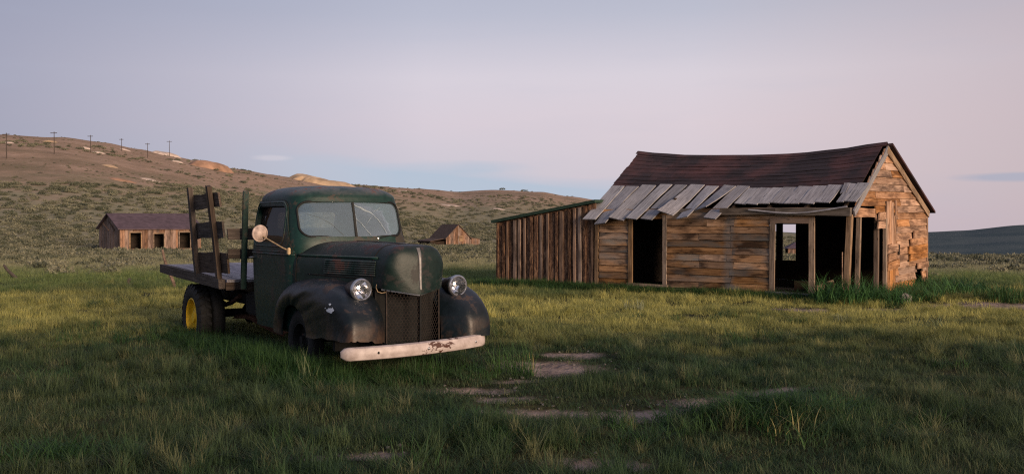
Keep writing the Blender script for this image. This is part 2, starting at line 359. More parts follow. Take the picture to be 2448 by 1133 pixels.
def rrect(x0, x1, z0, z1, r, n=6):
    pts = []
    for cx, cz, a0 in ((x1 - r, z1 - r, 0), (x0 + r, z1 - r, 90), (x0 + r, z0 + r, 180), (x1 - r, z0 + r, 270)):
        for k in range(n + 1): a = R(a0 + 90 * k / n); pts.append((cx + r * math.cos(a), cz + r * math.sin(a)))
    return pts
def prism(pts, axis, a0, a1):
    """solid mesh: outline in the other two axes, drawn out along axis from a0 to a1"""
    def P(p, a): return (a, p[0], p[1]) if axis == 'x' else (p[0], a, p[1])
    n = len(pts); v = [P(p, a0) for p in pts] + [P(p, a1) for p in pts]
    f = [tuple(range(n)), tuple(range(2 * n - 1, n - 1, -1))] + [(i, i + n, (i + 1) % n + n, (i + 1) % n) for i in range(n)]
    me = bpy.data.meshes.new('cutter'); me.from_pydata(v, [], f)
    bm = bmesh.new(); bm.from_mesh(me); bmesh.ops.recalc_face_normals(bm, faces=bm.faces); bm.to_mesh(me); bm.free(); return me
def boolean(me, ops):
    o = bpy.data.objects.new('work', me); COL.objects.link(o); extra = []
    for cm, op in ops:
        c = bpy.data.objects.new('cut', cm); COL.objects.link(c); extra.append(c)
        md = o.modifiers.new('b', 'BOOLEAN'); md.operation = op; md.object = c; md.solver = 'EXACT'
    dg = bpy.context.evaluated_depsgraph_get(); res = bpy.data.meshes.new_from_object(o.evaluated_get(dg))
    for c in extra + [o]: bpy.data.objects.remove(c)
    res.materials.clear()
    return res

# ------------------------------------------------------------------ the ground
def lerp_tab(x, tab):
    if x <= tab[0][0]: return tab[0][1]
    for (a, b), (c, d) in zip(tab, tab[1:]):
        if x <= c:
            t = (x - a) / (c - a); t = t * t * (3 - 2 * t) * 0.5 + t * 0.5; return b + (d - b) * t
    return tab[-1][1]
RIDGE = [(-2500, 330), (-900, 320), (-300, 318), (0, 321), (150, 328), (250, 341), (330, 357), (400, 371), (480, 386), (560, 404), (690, 424), (840, 440), (1000, 450), (1100, 458), (1180, 454), (1290, 458), (1360, 470), (1430, 480), (1600, 512), (1880, 556), (2000, 564), (2100, 561), (2215, 555), (2300, 551), (2448, 537), (2800, 520), (4500, 500)]
RDIST = [(-2500, 500), (0, 400), (560, 430), (840, 480), (1100, 560), (1430, 620), (1900, 760), (2200, 1000), (4500, 1300)]
RFOOT = [(-2500, 120), (0, 100), (500, 105), (900, 150), (1100, 186), (1500, 215), (1900, 260), (2200, 420), (4500, 500)]
SLOPE = [(-500, 0.016), (600, 0.016), (1100, 0.0195), (1700, 0.022), (1900, 0.0265), (2450, 0.027), (4000, 0.02)]
CREST = [(1950, 0.0), (2200, 1.0), (4500, 1.0)]
DIRT = [(0.41, 11.25, 0.62, 0.42), (-0.40, 9.80, 0.42, 0.16), (0.25, 8.62, 0.50, 0.20), (1.50, 8.68, 0.62, 0.22), (1.02, 8.40, 0.45, 0.20), (0.75, 8.5, 0.45, 0.16), (1.95, 8.95, 0.45, 0.16), (-0.05, 9.3, 0.3, 0.14), (0.1, 10.4, 0.3, 0.16), (0.62, 6.85, 0.40, 0.13), (-1.15, 6.95, 0.36, 0.11), (-2.9, 7.0, 0.2, 0.08), (6.0, 18.6, 1.1, 0.30), (9.9, 19.6, 1.7, 0.75), (7.6, 19.2, 0.7, 0.2), (2.6, 9.5, 0.5, 0.15), (1.9, 9.15, 0.5, 0.13), (-1.75, 9.95, 0.3, 0.12), (-2.2, 10.8, 0.3, 0.10), (0.75, 12.2, 0.35, 0.16)]
MOUND = [(2.05, 7.95, 0.75, 0.55, 0.16), (-0.25, 7.6, 0.6, 0.5, 0.08), (0.55, 7.75, 0.35, 0.3, 0.07), (1.05, 10.0, 1.0, 0.6, 0.07), (3.2, 9.0, 0.9, 0.8, 0.09), (-1.9, 8.6, 0.9, 0.7, 0.07)]
DIRT = [(a, b, c * 1.25, d * 1.35) for a, b, c, d in DIRT]
def dirt(x, y):
    w = 0.0
    for cx, cy, a, b in DIRT:
        if abs(x - cx) < 2 * a and abs(y - cy) < 2 * b + 0.4:
            nn = noise.noise(Vector((x * 2.3, y * 2.3, 5.0))) * 0.5
            w = max(w, 1.25 - math.hypot((x - cx) / a, (y - cy) / b) + nn)
    return min(1.0, max(0.0, w))
def bare(x, y):   # 0 deep in a bare patch or at its rim, 1 well away
    m_ = min(math.hypot((x - cx) / a, (y - cy) / b) for cx, cy, a, b in DIRT)
    return min(1.0, max(0.0, (m_ - 0.9) / 1.5))
def gz(x, y):
    r = math.hypot(x, y)
    if y > 0.02 * r: px = CX + FPX * max(-1.55, min(1.55, x / max(y, 1e-6)))
    else: px = CX + FPX * (1.55 if x > 0 else -1.55)
    px = max(-2465.0, min(4913.0, px))
    zv = 0.0
    if r > 30: zv = -lerp_tab(px, SLOPE) * (min(r, 175) - 30) - 0.004 * max(0, min(r, 300) - 175)
    if r > 150:
        zv -= lerp_tab(px, CREST) * min(10.0, (r - 150) * 0.05)
        rf, rd = lerp_tab(px, RFOOT), lerp_tab(px, RDIST)
    else: rf, rd = lerp_tab(px, RFOOT), 1e9 if r < 90 else lerp_tab(px, RDIST)
    z = zv
    if r > rf:
        zr = CAMH + (HZ - lerp_tab(px, RIDGE)) / FPX * math.hypot(1, (px - CX) / FPX) ** -1 * rd
        s = (r - rf) / (rd - rf)
        if y < 0: zr *= max(0.35, 1 + y / r * 0.7)
        if s <= 1: p = 0.75 * s ** 1.12 + 0.25 * math.sin(math.pi / 2 * s) ** 1.6; z = zv + (zr - zv) * p
        else: z = zr - (s - 1) ** 1.3 * abs(zr) * 0.9 - (s - 1) * 8
        z += noise.fractal(Vector((x * 0.012, y * 0.012, 3.1)), 1.0, 2.0, 4) * 1.6 * min(1, (r - rf) / 120) * (0.35 if s > 0.85 else 1.0)
    if r < 60:
        k = 1 - max(0, (r - 35) / 25)
        z += k * (noise.noise(Vector((x * 0.55, y * 0.55, 1.0))) * 0.05 + noise.noise(Vector((x * 1.7, y * 1.7, 4.0))) * 0.025)
        for cx, cy, a, b, h in MOUND:
            q = ((x - cx) / a) ** 2 + ((y - cy) / b) ** 2
            if q < 4: z += h * math.exp(-q * 1.3)
        if r < 25: z -= 0.05 * dirt(x, y)
    return z
azs = [R(-180 + i * 6) for i in range(21)] + [R(-54 + i * 0.3) for i in range(361)] + [R(60 + i * 6) for i in range(20)]
rs = [0.3]
while rs[-1] < 3400: rs.append(rs[-1] * (1.030 if rs[-1] < 5000 else 1.1))
V, Fc = [], []
na = len(azs)
for r in rs:
    for a in azs: x, y = r * math.sin(a), r * math.cos(a); V.append((x, y, gz(x, y)))
for i in range(len(rs) - 1):
    for k in range(na): Fc.append((i * na + k, i * na + (k + 1) % na, (i + 1) * na + (k + 1) % na, (i + 1) * na + k))
Fc.append(tuple(range(na - 1, -1, -1)))
N = NM('meadow soil and hillside', 0.97, 0.05); p = N.pos(); xyz = N.sep(p)
ln = N.n('ShaderNodeVectorMath', operation='LENGTH'); N.put(ln.inputs[0], p); rad = ln.outputs['Value']
n_big = N.noise(p, 0.012, 5, 0.6); n_mid = N.noise(N.vmul(p, (1, 1, 2.5)), 0.07, 6, 0.65); n_fin = N.noise(p, 0.5, 6, 0.7); n_near = N.noise(p, 5, 6, 0.7)
soil = N.ramp(n_near, [(0.3, (0.13, 0.096, 0.080)), (0.7, (0.34, 0.265, 0.228))])
thatch = N.ramp(n_near, [(0.3, (0.018, 0.022, 0.010)), (0.7, (0.055, 0.050, 0.025))])
dsum = None
for cx, cy, a, b in DIRT:
    mpn = N.n('ShaderNodeMapping'); mpn.inputs['Location'].default_value = (-cx / a, -cy / b, 0); mpn.inputs['Scale'].default_value = (1 / a, 1 / b, 0); N.put(mpn.inputs[0], p)
    l2 = N.n('ShaderNodeVectorMath', operation='LENGTH'); N.put(l2.inputs[0], mpn.outputs[0])
    dsum = l2.outputs['Value'] if dsum is None else N.math('MINIMUM', dsum, l2.outputs['Value'])
dm = N.math('MULTIPLY_ADD', N.math('ADD', dsum, N.math('MULTIPLY', N.noise(p, 3.5, 6, 0.7), 1.3)), -2.4, 4.0, clamp=True)
near = N.mix(dm, thatch, soil)
sage = N.ramp(n_fin, [(0.3, (0.13, 0.122, 0.075)), (0.5, (0.225, 0.205, 0.13)), (0.7, (0.32, 0.275, 0.18))])
brown = N.ramp(N.math('ADD', N.math('MULTIPLY', n_fin, 0.5), N.math('MULTIPLY', n_mid, 0.5)), [(0.3, (0.165, 0.120, 0.080)), (0.5, (0.305, 0.213, 0.148)), (0.68, (0.43, 0.31, 0.23))])
hm = N.math('ADD', N.math('MULTIPLY_ADD', xyz[2], 0.11, -0.45), N.math('MULTIPLY_ADD', n_mid, 2.4, -1.2), clamp=True)
hill = N.mix(hm, sage, brown)
patch = N.math('MULTIPLY_ADD', n_big, 9.0, -5.0, clamp=True)
hill = N.mix(N.math('MULTIPLY', patch, 0.6), hill, (0.12, 0.105, 0.062))
spk = N.math('MULTIPLY', N.math('MULTIPLY_ADD', N.noise(N.vmul(p, (1, 1, 1)), 0.055, 7, 0.75), 22.0, -14.6, clamp=True), hm)
hill = N.mix(spk, hill, (0.42, 0.31, 0.235))
far = N.math('MULTIPLY', N.math('MULTIPLY_ADD', rad, 0.008, -2.4, clamp=True), N.math('MULTIPLY_ADD', xyz[0], 0.01, -1.2, clamp=True))  # distant right hill: haze and dusk blue put into the ground colour
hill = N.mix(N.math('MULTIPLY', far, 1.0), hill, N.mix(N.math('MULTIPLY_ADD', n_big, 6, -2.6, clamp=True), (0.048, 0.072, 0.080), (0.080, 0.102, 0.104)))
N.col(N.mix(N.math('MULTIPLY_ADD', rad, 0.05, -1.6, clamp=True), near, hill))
N.bump(N.math('ADD', N.math('MULTIPLY', n_fin, 1.0), N.math('MULTIPLY', n_near, 0.1)), 0.5, 0.35)
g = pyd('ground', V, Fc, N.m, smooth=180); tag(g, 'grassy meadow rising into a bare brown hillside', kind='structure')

def spot(px, py, far=True):
    """where the sight line through a photo pixel meets the ground"""
    dx, dz = (px - CX) / FPX, -(py - HZ) / FPX; t = 5.0
    while t < 3000:
        if CAMH + dz * t < gz(dx * t, t): break
        t *= 1.004
    return Vector((dx * t, t, gz(dx * t, t)))

# pale mine tailings on the hill
TAIL = [(m_plain('pale tailings', (0.50, 0.40, 0.33), 0.95, var=0.35, scale=0.5)), (m_plain('ochre tailings', (0.45, 0.32, 0.20), 0.95, var=0.35, scale=0.25)), (m_plain('orange tailings', (0.31, 0.185, 0.12), 0.95, var=0.4, scale=0.25))]
TAILS = []
def tailings(px, py, wpx, hpx, mi, flat=1.0, label=''):
    c = spot(px, py); d = c.y; a = wpx / FPX * d / 2 * (1.05 if hpx > 10 else 0.95); h = hpx / FPX * d * flat * (0.62 if hpx > 10 else 0.28); bq = a * 0.8
    n = 36; m_ = 9; v, f = [], []
    sd = random.uniform(0, 50)
    for j in range(m_ + 1):
        t = j / m_
        for i in range(n):
            q = 2 * math.pi * i / n; k = t * (1 + 0.5 * noise.noise(Vector((math.cos(q) * 1.3, math.sin(q) * 1.3, sd))) + 0.3 * t * noise.noise(Vector((math.cos(q) * 5, math.sin(q) * 5, sd))))
            x, y = c.x + a * k * math.cos(q), c.y + bq * k * math.sin(q)
            pr = 1 - max(0, (t - 0.62) / 0.38) ** 1.1
            v.append((x - c.x, y - c.y, gz(x, y) - c.z + h * pr * (1 + 0.45 * noise.noise(Vector((x * 0.09, y * 0.09, sd))) + 0.15 * noise.noise(Vector((x * 0.4, y * 0.4, sd)))) + 0.22 - 0.75 * t ** 2))
    for j in range(m_):
        for i in range(n): f.append((j * n + i, j * n + (i + 1) % n, (j + 1) * n + (i + 1) % n, (j + 1) * n + i))
    o = pyd('tailings_mound', v, f, TAIL[mi], smooth=180); o.location = c
    TAILS.append((c.x, c.y, a * 1.1, bq * 1.1)); tag(o, label, kind='structure'); return o
for px, py, w, h, mi, lab in [(22, 343, 38, 5, 0, 'pale spoil patch at far left of the hilltop'), (122, 340, 46, 7, 1, 'tan spoil patch beside the second pole'), (207, 356, 26, 8, 0, 'small pale spoil heap above the third pole'), (238, 367, 44, 8, 0, 'pale spoil heap right of the third pole'), (302, 360, 38, 5, 0, 'thin pale spoil streak below the fourth pole'), (425, 388, 36, 7, 0, 'pale spoil heap below the last poles'), (264, 398, 60, 6, 1, 'tan spoil streak in the middle of the slope'), (362, 433, 60, 8, 0, 'pinkish spoil patch above the left cabin'), (290, 432, 90, 8, 2, 'reddish bare patch above the left cabin'), (400, 372, 80, 12, 0, 'pinkish spoil bank on the ridge by the poles'), (505, 402, 105, 20, 2, 'orange spoil bank on the ridge line'), (755, 437, 158, 21, 1, 'flat topped ochre spoil heap on the skyline behind the truck'), (968, 458, 46, 4, 0, 'pale streak on the ridge right of the cab'), (1075, 492, 70, 3, 0, 'pale streak on slope above the barn'), (1190, 500, 60, 3, 0, 'pale streak on slope above the lean-to')]:
    tailings(px, py, w, h, mi, 1.0, lab)

# ------------------------------------------------------------------ the main cabin
HB = Vector((2.10, 24.2, 0.0)); HL, HW = 6.18, 5.18
cabin = thing('wooden_cabin', 'weathered wooden cabin with sagging brown roof and loose grey eave boards', 'cabin', HB, math.atan2(-0.62, 0.785))
RIDGEZ = [(-0.3, 3.46), (0.4, 3.37), (1.2, 3.29), (2.0, 3.25), (3.2, 3.21), (4.1, 3.205), (5.2, 3.27), (6.0, 3.36), (6.6, 3.40)]
RY = 2.16
def roofz(x, y):
    zr = lerp_tab(x, RIDGEZ)
    if y <= RY: return 1.925 + (zr - 1.925) * (y / RY)
    return zr + (2.02 - zr) * (y - RY) / (HW + 0.05 - RY)
X, Y, Z = Vector((1, 0, 0)), Vector((0, 1, 0)), Vector((0, 0, 1))
rw = random.Random(11)
def siding(x0, x1, z0, z1, y=0.0, mat='siding', proud=0.0):
    plank('clapboard', cabin, M[mat], (0, y, 0), X, Z, [(x0 + 0.003, z0 - 0.010 + rw.uniform(-.006, .006)), (x1 - 0.003, z0 - 0.010 + rw.uniform(-.006, .006)), (x1 - 0.003, z1 + rw.uniform(-.004, .004)), (x0 + 0.003, z1 + rw.uniform(-.004, .004))], 0.022 + proud, 4, 0.004, sag=lambda a, b: 0.027 * (1 - (b - z0) / max(0.02, z1 - z0)) + rw.uniform(0, .004), rnd=rw)
pitch = 0.157; z = 0.15; row = 0
while z < 1.93:
    zt = min(z + pitch, 1.95)
    siding(0.05, 0.885, z, zt)
    if z > 1.66: siding(0.885, 1.905, z, zt)
    if zt < 1.93 or True:
        cuts = [1.915]
        j = [2.72, 3.5, None, 2.72, 2.72, 3.52, 3.5, 2.70, 3.5, 2.9, 3.5, 3.5][row % 12]
        j2 = [3.5, None, 3.5, 3.55, 3.4, None, None, 3.5, None, 3.6, None, None][row % 12]
        for q in (j, j2):
            if q: cuts.append(q + rw.uniform(-.03, .03))
        cuts.append(4.425 if z < 1.70 else 5.42)
        for a, b in zip(cuts, cuts[1:]): siding(a, b, z, zt)
    z += pitch; row += 1
for a, b, z0, z1 in [(0.02, 0.99, -0.05, 0.135), (1.0, 1.93, -0.06, 0.125), (1.94, 2.85, -0.07, 0.12), (2.86, 4.40, -0.08, 0.125), (4.40, 5.42, -0.10, 0.065)]:
    plank('sill_board', cabin, M['trim'] if a in (0.02, 1.0, 2.86) else M['siding'], (0, 0, 0), X, Z, [(a, z0), (b, z0), (b, z1), (a, z1 - 0.01)], 0.05, 3, 0.006)
# door and window casings
def casing(nm, x0, z0, x1, z1, w, mat='trim', y=-0.012, th=0.05, par=None):
    """upright or level casing board whose centre line runs from (x0,z0) to (x1,z1) on the front wall"""
    d = Vector((x1 - x0, 0, z1 - z0)); up = Vector((-d.z, 0, d.x)).normalized()
    if up.cross(Vector((0, -1, 0))).dot(d) < 0: pass
    L = d.length; m_up = up if d.normalized().cross(up).y < 0 else -up
    return plank(nm, cabin, M[mat], Vector((x0, y, z0)), d, m_up, [(0, -w / 2), (L, -w / 2), (L, w / 2), (0, w / 2)], th, 3, 0.004)
casing('door_casing', 0.935, 0.20, 0.935, 1.80, 0.10); casing('door_casing', 1.855, 0.20, 1.865, 1.80, 0.10); casing('door_casing', 0.86, 0.168, 1.95, 0.160, 0.065, th=0.09)
casing('window_casing', 4.475, 0.15, 4.49, 1.615, 0.105); casing('window_casing', 5.36, 0.14, 5.355, 1.73, 0.12); casing('window_casing', 4.44, 1.675, 5.30, 1.665, 0.11, 'batten'); casing('window_casing', 4.36, 0.115, 5.43, 0.10, 0.075, 'greyboard', th=0.10)
casing('corner_board', -0.02, -0.02, -0.02, 1.90, 0.09)
# beam over the open corner and its drooping lath
for a, b in ((3.3, 4.6), (4.6, 6.2)):
    plank('eave_beam', cabin, M['beamgrey'], (0, -0.05, 0), X, Z, [(a, 1.80), (b, 1.76 if b > 6 else 1.80), (b, 1.93), (a, 1.95)], 0.11, 3, 0.006)
lath = [(4.0 + t * 2.15, -0.19, 1.905 - 0.10 * math.sin(math.pi * t) ** 1.2 + 0.05 * t) for t in [i / 10 for i in range(11)]]
tube('loose_lath', cabin, M['greyboard'], lath, 0.016, 5)
# posts of the open corner
beam('corner_post', cabin, M['trim'], (6.06, 0.02, -0.1), (6.14, 0.02, 1.80), 0.10, 0.11)
beam('door_post', cabin, M['trim'], (6.13, 0.46, -0.1), (6.15, 0.52, 1.76), 0.085, 0.085)
beam('door_post', cabin, M['batten'], (6.08, 1.83, 0.0), (6.08, 1.83, 1.74), 0.09, 0.09)
tube('thin_pole', cabin, M['batten'], [(5.72, 0.75, 0.05), (5.70, 0.80, 1.0)], 0.012, 6)
plank('door_header', cabin, M['gable'], (6.16, 0, 0), Y, Z, [(0.09, 1.745), (1.36, 1.745), (1.36, 1.93), (0.09, 1.94)], 0.045, 3, 0.006)
# gable siding
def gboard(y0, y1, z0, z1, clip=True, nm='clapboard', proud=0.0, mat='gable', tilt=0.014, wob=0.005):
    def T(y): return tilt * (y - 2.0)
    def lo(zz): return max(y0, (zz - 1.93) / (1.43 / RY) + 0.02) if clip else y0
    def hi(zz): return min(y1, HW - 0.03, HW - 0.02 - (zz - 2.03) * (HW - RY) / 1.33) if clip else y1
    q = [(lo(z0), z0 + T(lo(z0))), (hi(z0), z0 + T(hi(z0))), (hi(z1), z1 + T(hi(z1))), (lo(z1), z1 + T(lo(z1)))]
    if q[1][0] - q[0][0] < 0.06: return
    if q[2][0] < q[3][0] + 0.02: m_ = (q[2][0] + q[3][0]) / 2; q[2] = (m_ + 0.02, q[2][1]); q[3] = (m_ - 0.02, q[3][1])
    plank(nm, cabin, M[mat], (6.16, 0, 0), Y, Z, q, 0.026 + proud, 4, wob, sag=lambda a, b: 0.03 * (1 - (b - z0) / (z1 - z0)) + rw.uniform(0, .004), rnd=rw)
z = 0.10; row = 0
while z < 3.25:
    zt = z + 0.158
    y0 = 1.96 if z < 1.60 else (1.40 if z < 1.90 else 0.0)
    if z > 2.6: cuts = [0, rw.uniform(1.8, 2.6), 6]
    elif z > 1.9: cuts = [y0, rw.uniform(1.2, 2.0), 6] if row % 2 else [y0, rw.uniform(2.6, 3.6), 6]
    else: cuts = [y0, 2.9, 6] if row % 3 else [y0, 2.9, rw.uniform(3.7, 4.4), 6]
    cuts = sorted(c for c in cuts if c >= y0)
    if z < 0.27: cuts = [y0, 2.9, 4.32]
    elif z < 0.5: cuts = [y0, 3.0, 4.35]; 
    for a, b in zip(cuts, cuts[1:]): gboard(a + 0.003, b - 0.003, z + 0.003, zt)
    if z < 0.5: gboard(4.85, 5.16, z, zt)
    z += 0.158; row += 1
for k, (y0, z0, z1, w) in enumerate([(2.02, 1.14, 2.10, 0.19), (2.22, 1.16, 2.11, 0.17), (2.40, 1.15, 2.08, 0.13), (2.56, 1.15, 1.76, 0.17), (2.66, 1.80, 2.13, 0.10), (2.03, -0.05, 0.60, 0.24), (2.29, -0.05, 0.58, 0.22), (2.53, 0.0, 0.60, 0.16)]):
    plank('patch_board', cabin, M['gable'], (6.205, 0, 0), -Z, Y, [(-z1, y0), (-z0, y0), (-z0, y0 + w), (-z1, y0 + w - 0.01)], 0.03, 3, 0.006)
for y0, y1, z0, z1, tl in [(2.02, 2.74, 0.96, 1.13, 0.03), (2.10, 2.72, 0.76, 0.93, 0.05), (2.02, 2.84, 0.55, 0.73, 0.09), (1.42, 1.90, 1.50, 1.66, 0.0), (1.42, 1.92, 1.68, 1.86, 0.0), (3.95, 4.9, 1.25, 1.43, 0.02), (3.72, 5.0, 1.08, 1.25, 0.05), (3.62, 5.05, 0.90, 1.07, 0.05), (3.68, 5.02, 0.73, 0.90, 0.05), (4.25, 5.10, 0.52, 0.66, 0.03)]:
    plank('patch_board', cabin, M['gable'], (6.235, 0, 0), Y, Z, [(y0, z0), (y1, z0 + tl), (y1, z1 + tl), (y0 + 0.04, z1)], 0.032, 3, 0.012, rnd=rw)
beam('door_casing', cabin, M['trim'], (6.225, 1.97, -0.1), (6.225, 1.97, 1.72), 0.085, 0.07)
beam('patch_board', cabin, M['darkwood'], (6.25, 2.84, 0.90), (6.25, 2.84, 1.13), 0.09, 0.03)
beam('corner_board', cabin, M['batten'], (6.13, HW + 0.03, 0.0), (6.13, HW + 0.03, 2.0), 0.10, 0.16)
# bargeboards
plank('bargeboard', cabin, M['greyboard'], (6.20, 0, 0), Vector((0, RY + 0.1, 1.50)), Vector((0, -1.5, RY)), [(-0.05, -0.17), (2.62, -0.17), (2.62, -0.03), (-0.05, -0.03)], 0.035, 4, 0.006, sag=None).location.z += 1.93
bb = Vector((0, HW + 0.25 - RY, -1.45)); plank('bargeboard', cabin, M['trim'], (6.20, RY, 3.34), bb, Vector((0, 1.45, HW + 0.25 - RY)), [(-0.02, -0.20), (3.45, -0.20), (3.45, -0.04), (-0.02, -0.04)], 0.035, 4, 0.006)
# roof deck and ridge
def sheet(name, fn, nu, nv, th, mat, parent):
    v, f = [], []
    for i in range(nu + 1):
        for j in range(nv + 1):
            p = Vector(fn(i / nu, j / nv)); v.append(p); 
    n0 = len(v); v += [p - Vector((0, 0, th)) for p in v]
    W = nv + 1
    for i in range(nu):
        for j in range(nv):
            a = i * W + j; f.append((a, a + W, a + W + 1, a + 1)); f.append((n0 + a, n0 + a + 1, n0 + a + W + 1, n0 + a + W))
    for i in range(nu): a = i * W; f.append((a, n0 + a, n0 + a + W, a + W)); a += nv; f.append((a, a + W, n0 + a + W, n0 + a))
    for j in range(nv): a = j; f.append((a, a + 1, n0 + a + 1, n0 + a)); a = nu * W + j; f.append((a, n0 + a, n0 + a + 1, a + 1))
    return pyd(name, v, f, mat, parent)
sheet('roof_deck', lambda u, v: (-0.18 + u * 6.27, 0.56 + v * (RY - 0.56), roofz(-0.18 + u * 6.27, 0.56 + v * (RY - 0.56)) - 0.035), 14, 4, 0.02, M['darkwood'], cabin)
sheet('roof_deck', lambda u, v: (-0.18 + u * 6.50, RY + v * (HW + 0.30 - RY), roofz(-0.18 + u * 6.50, RY + v * (HW + 0.30 - RY)) + 0.0), 14, 4, 0.05, M['shingle'], cabin)
for i in range(8):   # rafters under the loose boards
    x = 0.1 + i * 0.84; beam('rafter', cabin, M['darkwood'], (x, 0.0, roofz(x, 0) - 0.10), (x, RY, roofz(x, RY) - 0.12), 0.10, 0.05)
# felt shingle courses
rr = random.Random(5); NC = 10; y_lo = 0.72
for c in range(NC):
    ya = RY + 0.03 - (RY + 0.03 - y_lo) * c / NC; yb = RY + 0.03 - (RY + 0.03 - y_lo) * (c + 1) / NC - 0.05
    x = -0.17 + rr.uniform(-0.02, 0.02) - 0.012 * c * 0; first = True
    while x < 6.10:
        w = rr.uniform(0.55, 1.15); x1 = min(x + w, 6.12 + rr.uniform(-0.05, 0.05))
        if 6.12 - x1 < 0.25: x1 = 6.12 - (rr.uniform(0, 0.10) if c > 4 else 0)
        yl = yb - (rr.uniform(0.0, 0.10) if c == NC - 1 else 0)
        nu = 3; v = []; wv = [rr.uniform(-0.010, 0.010) for _ in range(nu + 1)]; lf_ = rr.uniform(0.0, 0.005); curl = rr.choice((0, 0, 0, 0, 0.012))
        def rp(u, t, x=x, x1=x1, yl=yl, ya=ya, lf_=lf_, wv=wv, curl=curl):
            xx = x + (x1 - x) * u; yy = ya + (yl - ya) * t + (wv[int(round(u * 3))] if t > 0.9 else 0)
            return (xx, yy, roofz(xx, yy) + 0.002 + 0.012 * t + (lf_ * t if t > .5 else 0) + curl * u * t)
        sheet('shingle', rp, nu, 2, 0.005, M['shingle'], cabin); x = x1 + 0.004
sheet('ridge_cap', lambda u, v: (-0.2 + u * 6.4, RY - 0.10 + 0.2 * v, roofz(-0.2 + u * 6.4, RY) + 0.045 - 0.075 * abs(v - .5) * 2), 14, 2, 0.01, M['shingle'], cabin)
# loose grey eave boards, left ones long and drooping
sl_n = Vector((0, -RY, -1.35)).normalized(); 
def eave_board(xt, xb, w, y_top, y_bot, droop, twist=0.0, up=0.012):
    o = Vector((xt, y_top, roofz(xt, y_top) + up)); e = Vector((xb, y_bot, roofz(xb, max(-0.4, y_bot)) + up))
    ux = e - o; L = ux.length
    return plank('eave_board', cabin, M['greyboard'], o, ux, X, [(0, 0), (L, 0), (L, w), (0, w)], 0.022, 6, 0.005,
                 sag=lambda a, b: -droop * (max(0, a / L)) ** 2.2 + twist * (a / L) * (b / w - .5), rnd=rr)
B = [(-0.13, -0.22, 0.37, 0.84, -0.34, 0.0, 0.0), (0.28, 0.11, 0.37, 0.84, -0.42, 0.09, 0.07), (0.69, 0.53, 0.41, 0.92, -0.34, 0.0, -0.07), (1.19, 1.00, 0.33, 0.94, -0.37, 0.0, 0.0), (1.60, 1.38, 0.33, 0.94, -0.34, 0.02, 0.0), (2.02, 1.84, 0.38, 0.92, -0.27, -0.07, -0.12), (2.46, 2.27, 0.32, 0.88, -0.28, 0.04, 0.08), (2.90, 2.66, 0.33, 0.88, -0.08, -0.05, 0.12), (3.24, 2.98, 0.33, 0.88, -0.31, 0.03, 0.0)]
for b in B: eave_board(*b, up=0.016 + 0.016 * (B.index(b) % 2))
xs = 3.50
for i in range(9):
    w = [0.27, 0.29, 0.27, 0.34, 0.33, 0.33, 0.34, 0.16, 0.27][i]
    y0 = 0.17 + rr.uniform(-.02, .02)
    yt = 0.78
    eave_board(xs + 0.07, xs, w - 0.006, yt, y0, 0.0, rr.uniform(-.015, .015), up=0.012)
    if i == 6:   # split board round a hole
        eave_board(xs + 0.07 + w, xs + 0.10 + w, 0.13, 0.78, 0.46, 0.0, 0.02, up=0.02); xs += 0.13
    xs += w
# dark shell: back wall with a two-light opening, end wall, floor, partition
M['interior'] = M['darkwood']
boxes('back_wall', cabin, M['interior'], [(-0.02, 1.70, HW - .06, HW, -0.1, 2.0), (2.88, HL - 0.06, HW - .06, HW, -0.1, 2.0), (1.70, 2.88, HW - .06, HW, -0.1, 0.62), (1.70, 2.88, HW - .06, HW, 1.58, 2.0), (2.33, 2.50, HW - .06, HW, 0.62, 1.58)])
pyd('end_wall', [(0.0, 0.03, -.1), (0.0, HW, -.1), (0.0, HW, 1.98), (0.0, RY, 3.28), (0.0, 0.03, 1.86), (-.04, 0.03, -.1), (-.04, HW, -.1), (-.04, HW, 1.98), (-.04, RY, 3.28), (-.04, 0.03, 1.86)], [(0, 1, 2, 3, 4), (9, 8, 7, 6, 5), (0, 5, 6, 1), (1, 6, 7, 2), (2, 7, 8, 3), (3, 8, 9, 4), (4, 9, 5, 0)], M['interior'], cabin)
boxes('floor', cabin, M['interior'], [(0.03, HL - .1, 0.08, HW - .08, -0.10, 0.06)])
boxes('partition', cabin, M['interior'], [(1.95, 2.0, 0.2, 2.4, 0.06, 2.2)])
boxes('fallen_timber', cabin, M['darkwood'], [(2.6, 4.6, 3.2, 3.35, 0.06, 0.22)]); boxes('fallen_timber', cabin, M['darkwood'], [(4.3, 5.2, 1.6, 1.7, 0.06, 0.3)])
beam('fallen_board', cabin, M['batten'], (4.75, 1.3, 0.1), (5.15, 1.8, 0.28), 0.14, 0.03)

